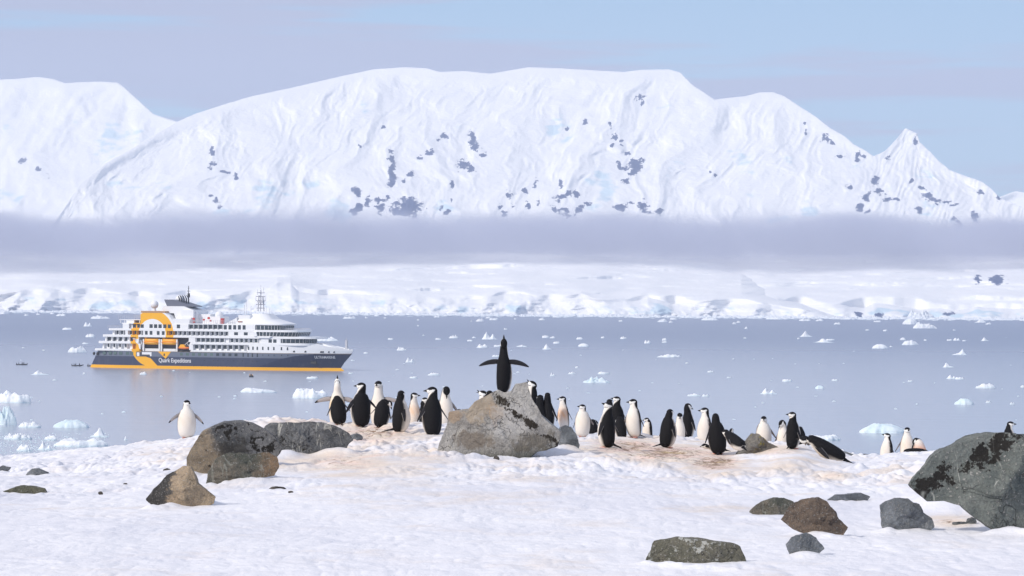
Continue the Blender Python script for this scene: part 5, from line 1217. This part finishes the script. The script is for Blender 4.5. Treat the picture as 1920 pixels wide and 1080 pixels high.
penguin('back-view penguin with head tipped left and wing out, long tail on the snow', 1137, 840, 754, yaw=228, hyaw=-60, hp=26, fl=(46,14), fat=.98, neck=(-.01,-.005,.125), tail=.27, tailyaw=-115, tz=-.03)
penguin('penguin with black head turned away, squeezed behind two back views', 1143, None, 748, Y=48.5, h=.72, yaw=180, hyaw=165, hp=0, fat=.85)
penguin('tall black penguin with white cheek, head turned left and up', 1160, 812, 743, Y=46.5, yaw=190, side=-5, hyaw=-80, hp=14, fl=(10,30), fat=.98, neck=(0,-.01,.13))
penguin('bent black penguin behind the long-tailed one, wing edged with white', 1166, 824, 781, Y=45, tsize=.66, yaw=200, hyaw=190, hp=-60, fl=(12,34), fat=1.05, neck=(0,.12,-.04), lean=20, tail=.16, tailyaw=-130)
penguin('white-bellied penguin looking left, its black wing hanging on the right', 1189, 821, 748, yaw=-38, side=3, hyaw=-85, hp=3, fl=(24,10), sw=(0,-10), fat=1.02, neck=(0,.01,.12), tail=.15, tailyaw=-95)
penguin('short hunched penguin facing left between two taller ones', 1214, 826, 783, Y=48, yaw=-60, hyaw=-85, hp=-6, fl=(10,10), fat=1.0, neck=(0,.04,.06))
penguin('back-view penguin bowing to the right, tail stretched out left', 1251, 840, 767, yaw=128, side=0, hyaw=150, hp=-8, fl=(14,16), fat=1.08, neck=(0,.03,.105), tail=.26, tailyaw=112, lean=5)
penguin('slim white-fronted penguin looking down at us between two black backs', 1274, 836, 774, Y=46.5, yaw=5, hyaw=0, hp=-25, fl=(8,10), fat=.85, neck=(0,.03,.105))
penguin('slender back-view penguin with head turned slightly right', 1290, 826, 756, Y=48, yaw=142, hyaw=120, hp=-22, fl=(10,22), fat=.86, neck=(0,.01,.12))
penguin('white-bellied penguin looking left with a touch of orange at the bill', 1321, 836, 764, Y=46.5, yaw=-48, hyaw=-88, hp=3, fl=(10,14), fat=.98, neck=(0,.01,.12))
penguin('large hunched black-backed penguin, in front of the one looking left', 1347, 852, 775, yaw=186, side=-5, hyaw=180, hp=-60, fl=(16,14), fat=1.12, neck=(0,.05,.10), tail=.15, tailyaw=165, tz=-.05, lean=3)
penguin('penguin with head bowed right, left of the lichen-covered rock', 1371, 836, 803, Y=47.5, tsize=.58, yaw=95, hyaw=115, hp=-48, fl=(10,10), fat=.85, neck=(0,.03,.09))
penguin('penguin lying flat with its black back to us beside the lichen rock', 1392, 850, None, yaw=-150, hyaw=-140, hp=-10, lie=True, fat=.9, neck=(0,.08,.02), h=.55, fl=(8,8))
penguin('lying penguin peeking out behind the feet of the large hunched one', 1360, 850, None, yaw=-95, hyaw=-88, hp=-12, lie=True, fat=.6, neck=(0,.08,.02), h=.40, fl=(8,8))
penguin('plump penguin facing us behind the rock with yellow lichen', 1432, None, 780, Y=49, h=.66, yaw=5, hyaw=-5, hp=-8, fl=(8,24), fat=1.18, neck=(0,.02,.095))
penguin('penguin with head bowed left against its white chest, beside a tall back view', 1468, None, 787, Y=48.5, h=.64, yaw=-20, hyaw=-70, hp=-52, fl=(12,10), fat=.86, neck=(-.01,.06,.10), tint=CR)
penguin('tall upright black penguin with its beak pointing left', 1487, 842, 772, yaw=140, hyaw=-80, hp=8, fl=(8,16), fat=.98, neck=(0,-.01,.12))
penguin('penguin hidden behind the tall upright one, tail and side showing', 1504, None, 800, Y=49, h=.50, tsize=.62, yaw=200, hyaw=190, hp=-60, fl=(10,30), fat=.9, neck=(0,.12,-.03), lean=14, tail=.12)
penguin('large penguin lying on its belly on the mound, head resting to the left', 1575, 874, None, Y=38.5, yaw=-96, hyaw=-92, hp=-14, lie=True, fat=.86, neck=(0,.10,-.04), h=.74, fl=(20,20), tail=.15, roll=20, tip=28, tz=.03)
penguin('penguin lying low with only its head over the grey rock', 1617, None, None, Y=52.2, h=.62, yaw=25, hyaw=38, hp=-8, lie=True, fat=1.1, neck=(0,.08,.0))
penguin('white-bellied penguin with raised beak facing left, on the right crest', 1663, None, 812, Y=49.6, h=.62, yaw=-60, hyaw=-88, hp=20, fl=(10,16), sw=(0,-8), fat=1.0, neck=(0,0,.10))
penguin('tall cream-bellied penguin facing us, left of the orange-stained one', 1701, None, 801, Y=51.5, h=.72, yaw=0, hyaw=10, hp=4, fl=(20,10), fat=1.0, tint=(.72,.58,.46), ta=.9, neck=(0,.02,.105))
penguin('preening penguin with an orange stain on its white back-tilted chest', 1723, None, 821, Y=50.5, h=.52, tsize=.72, yaw=25, hyaw=-110, hp=-60, fl=(10,14), fat=1.1, tint=(.78,.26,.08), ta=1.0, neck=(-.03,-.04,.02))
penguin('low resting penguin with head to the right, below the orange-stained one', 1697, None, None, Y=50.3, h=.50, yaw=80, hyaw=72, hp=-6, lie=True, fat=.95, neck=(0,.08,.0))
penguin('penguin peering right over the top of the huge right boulder', 1893, None, 790, h=.70, yaw=110, hyaw=84, hp=3, fat=1.05, neck=(0,.03,.115))
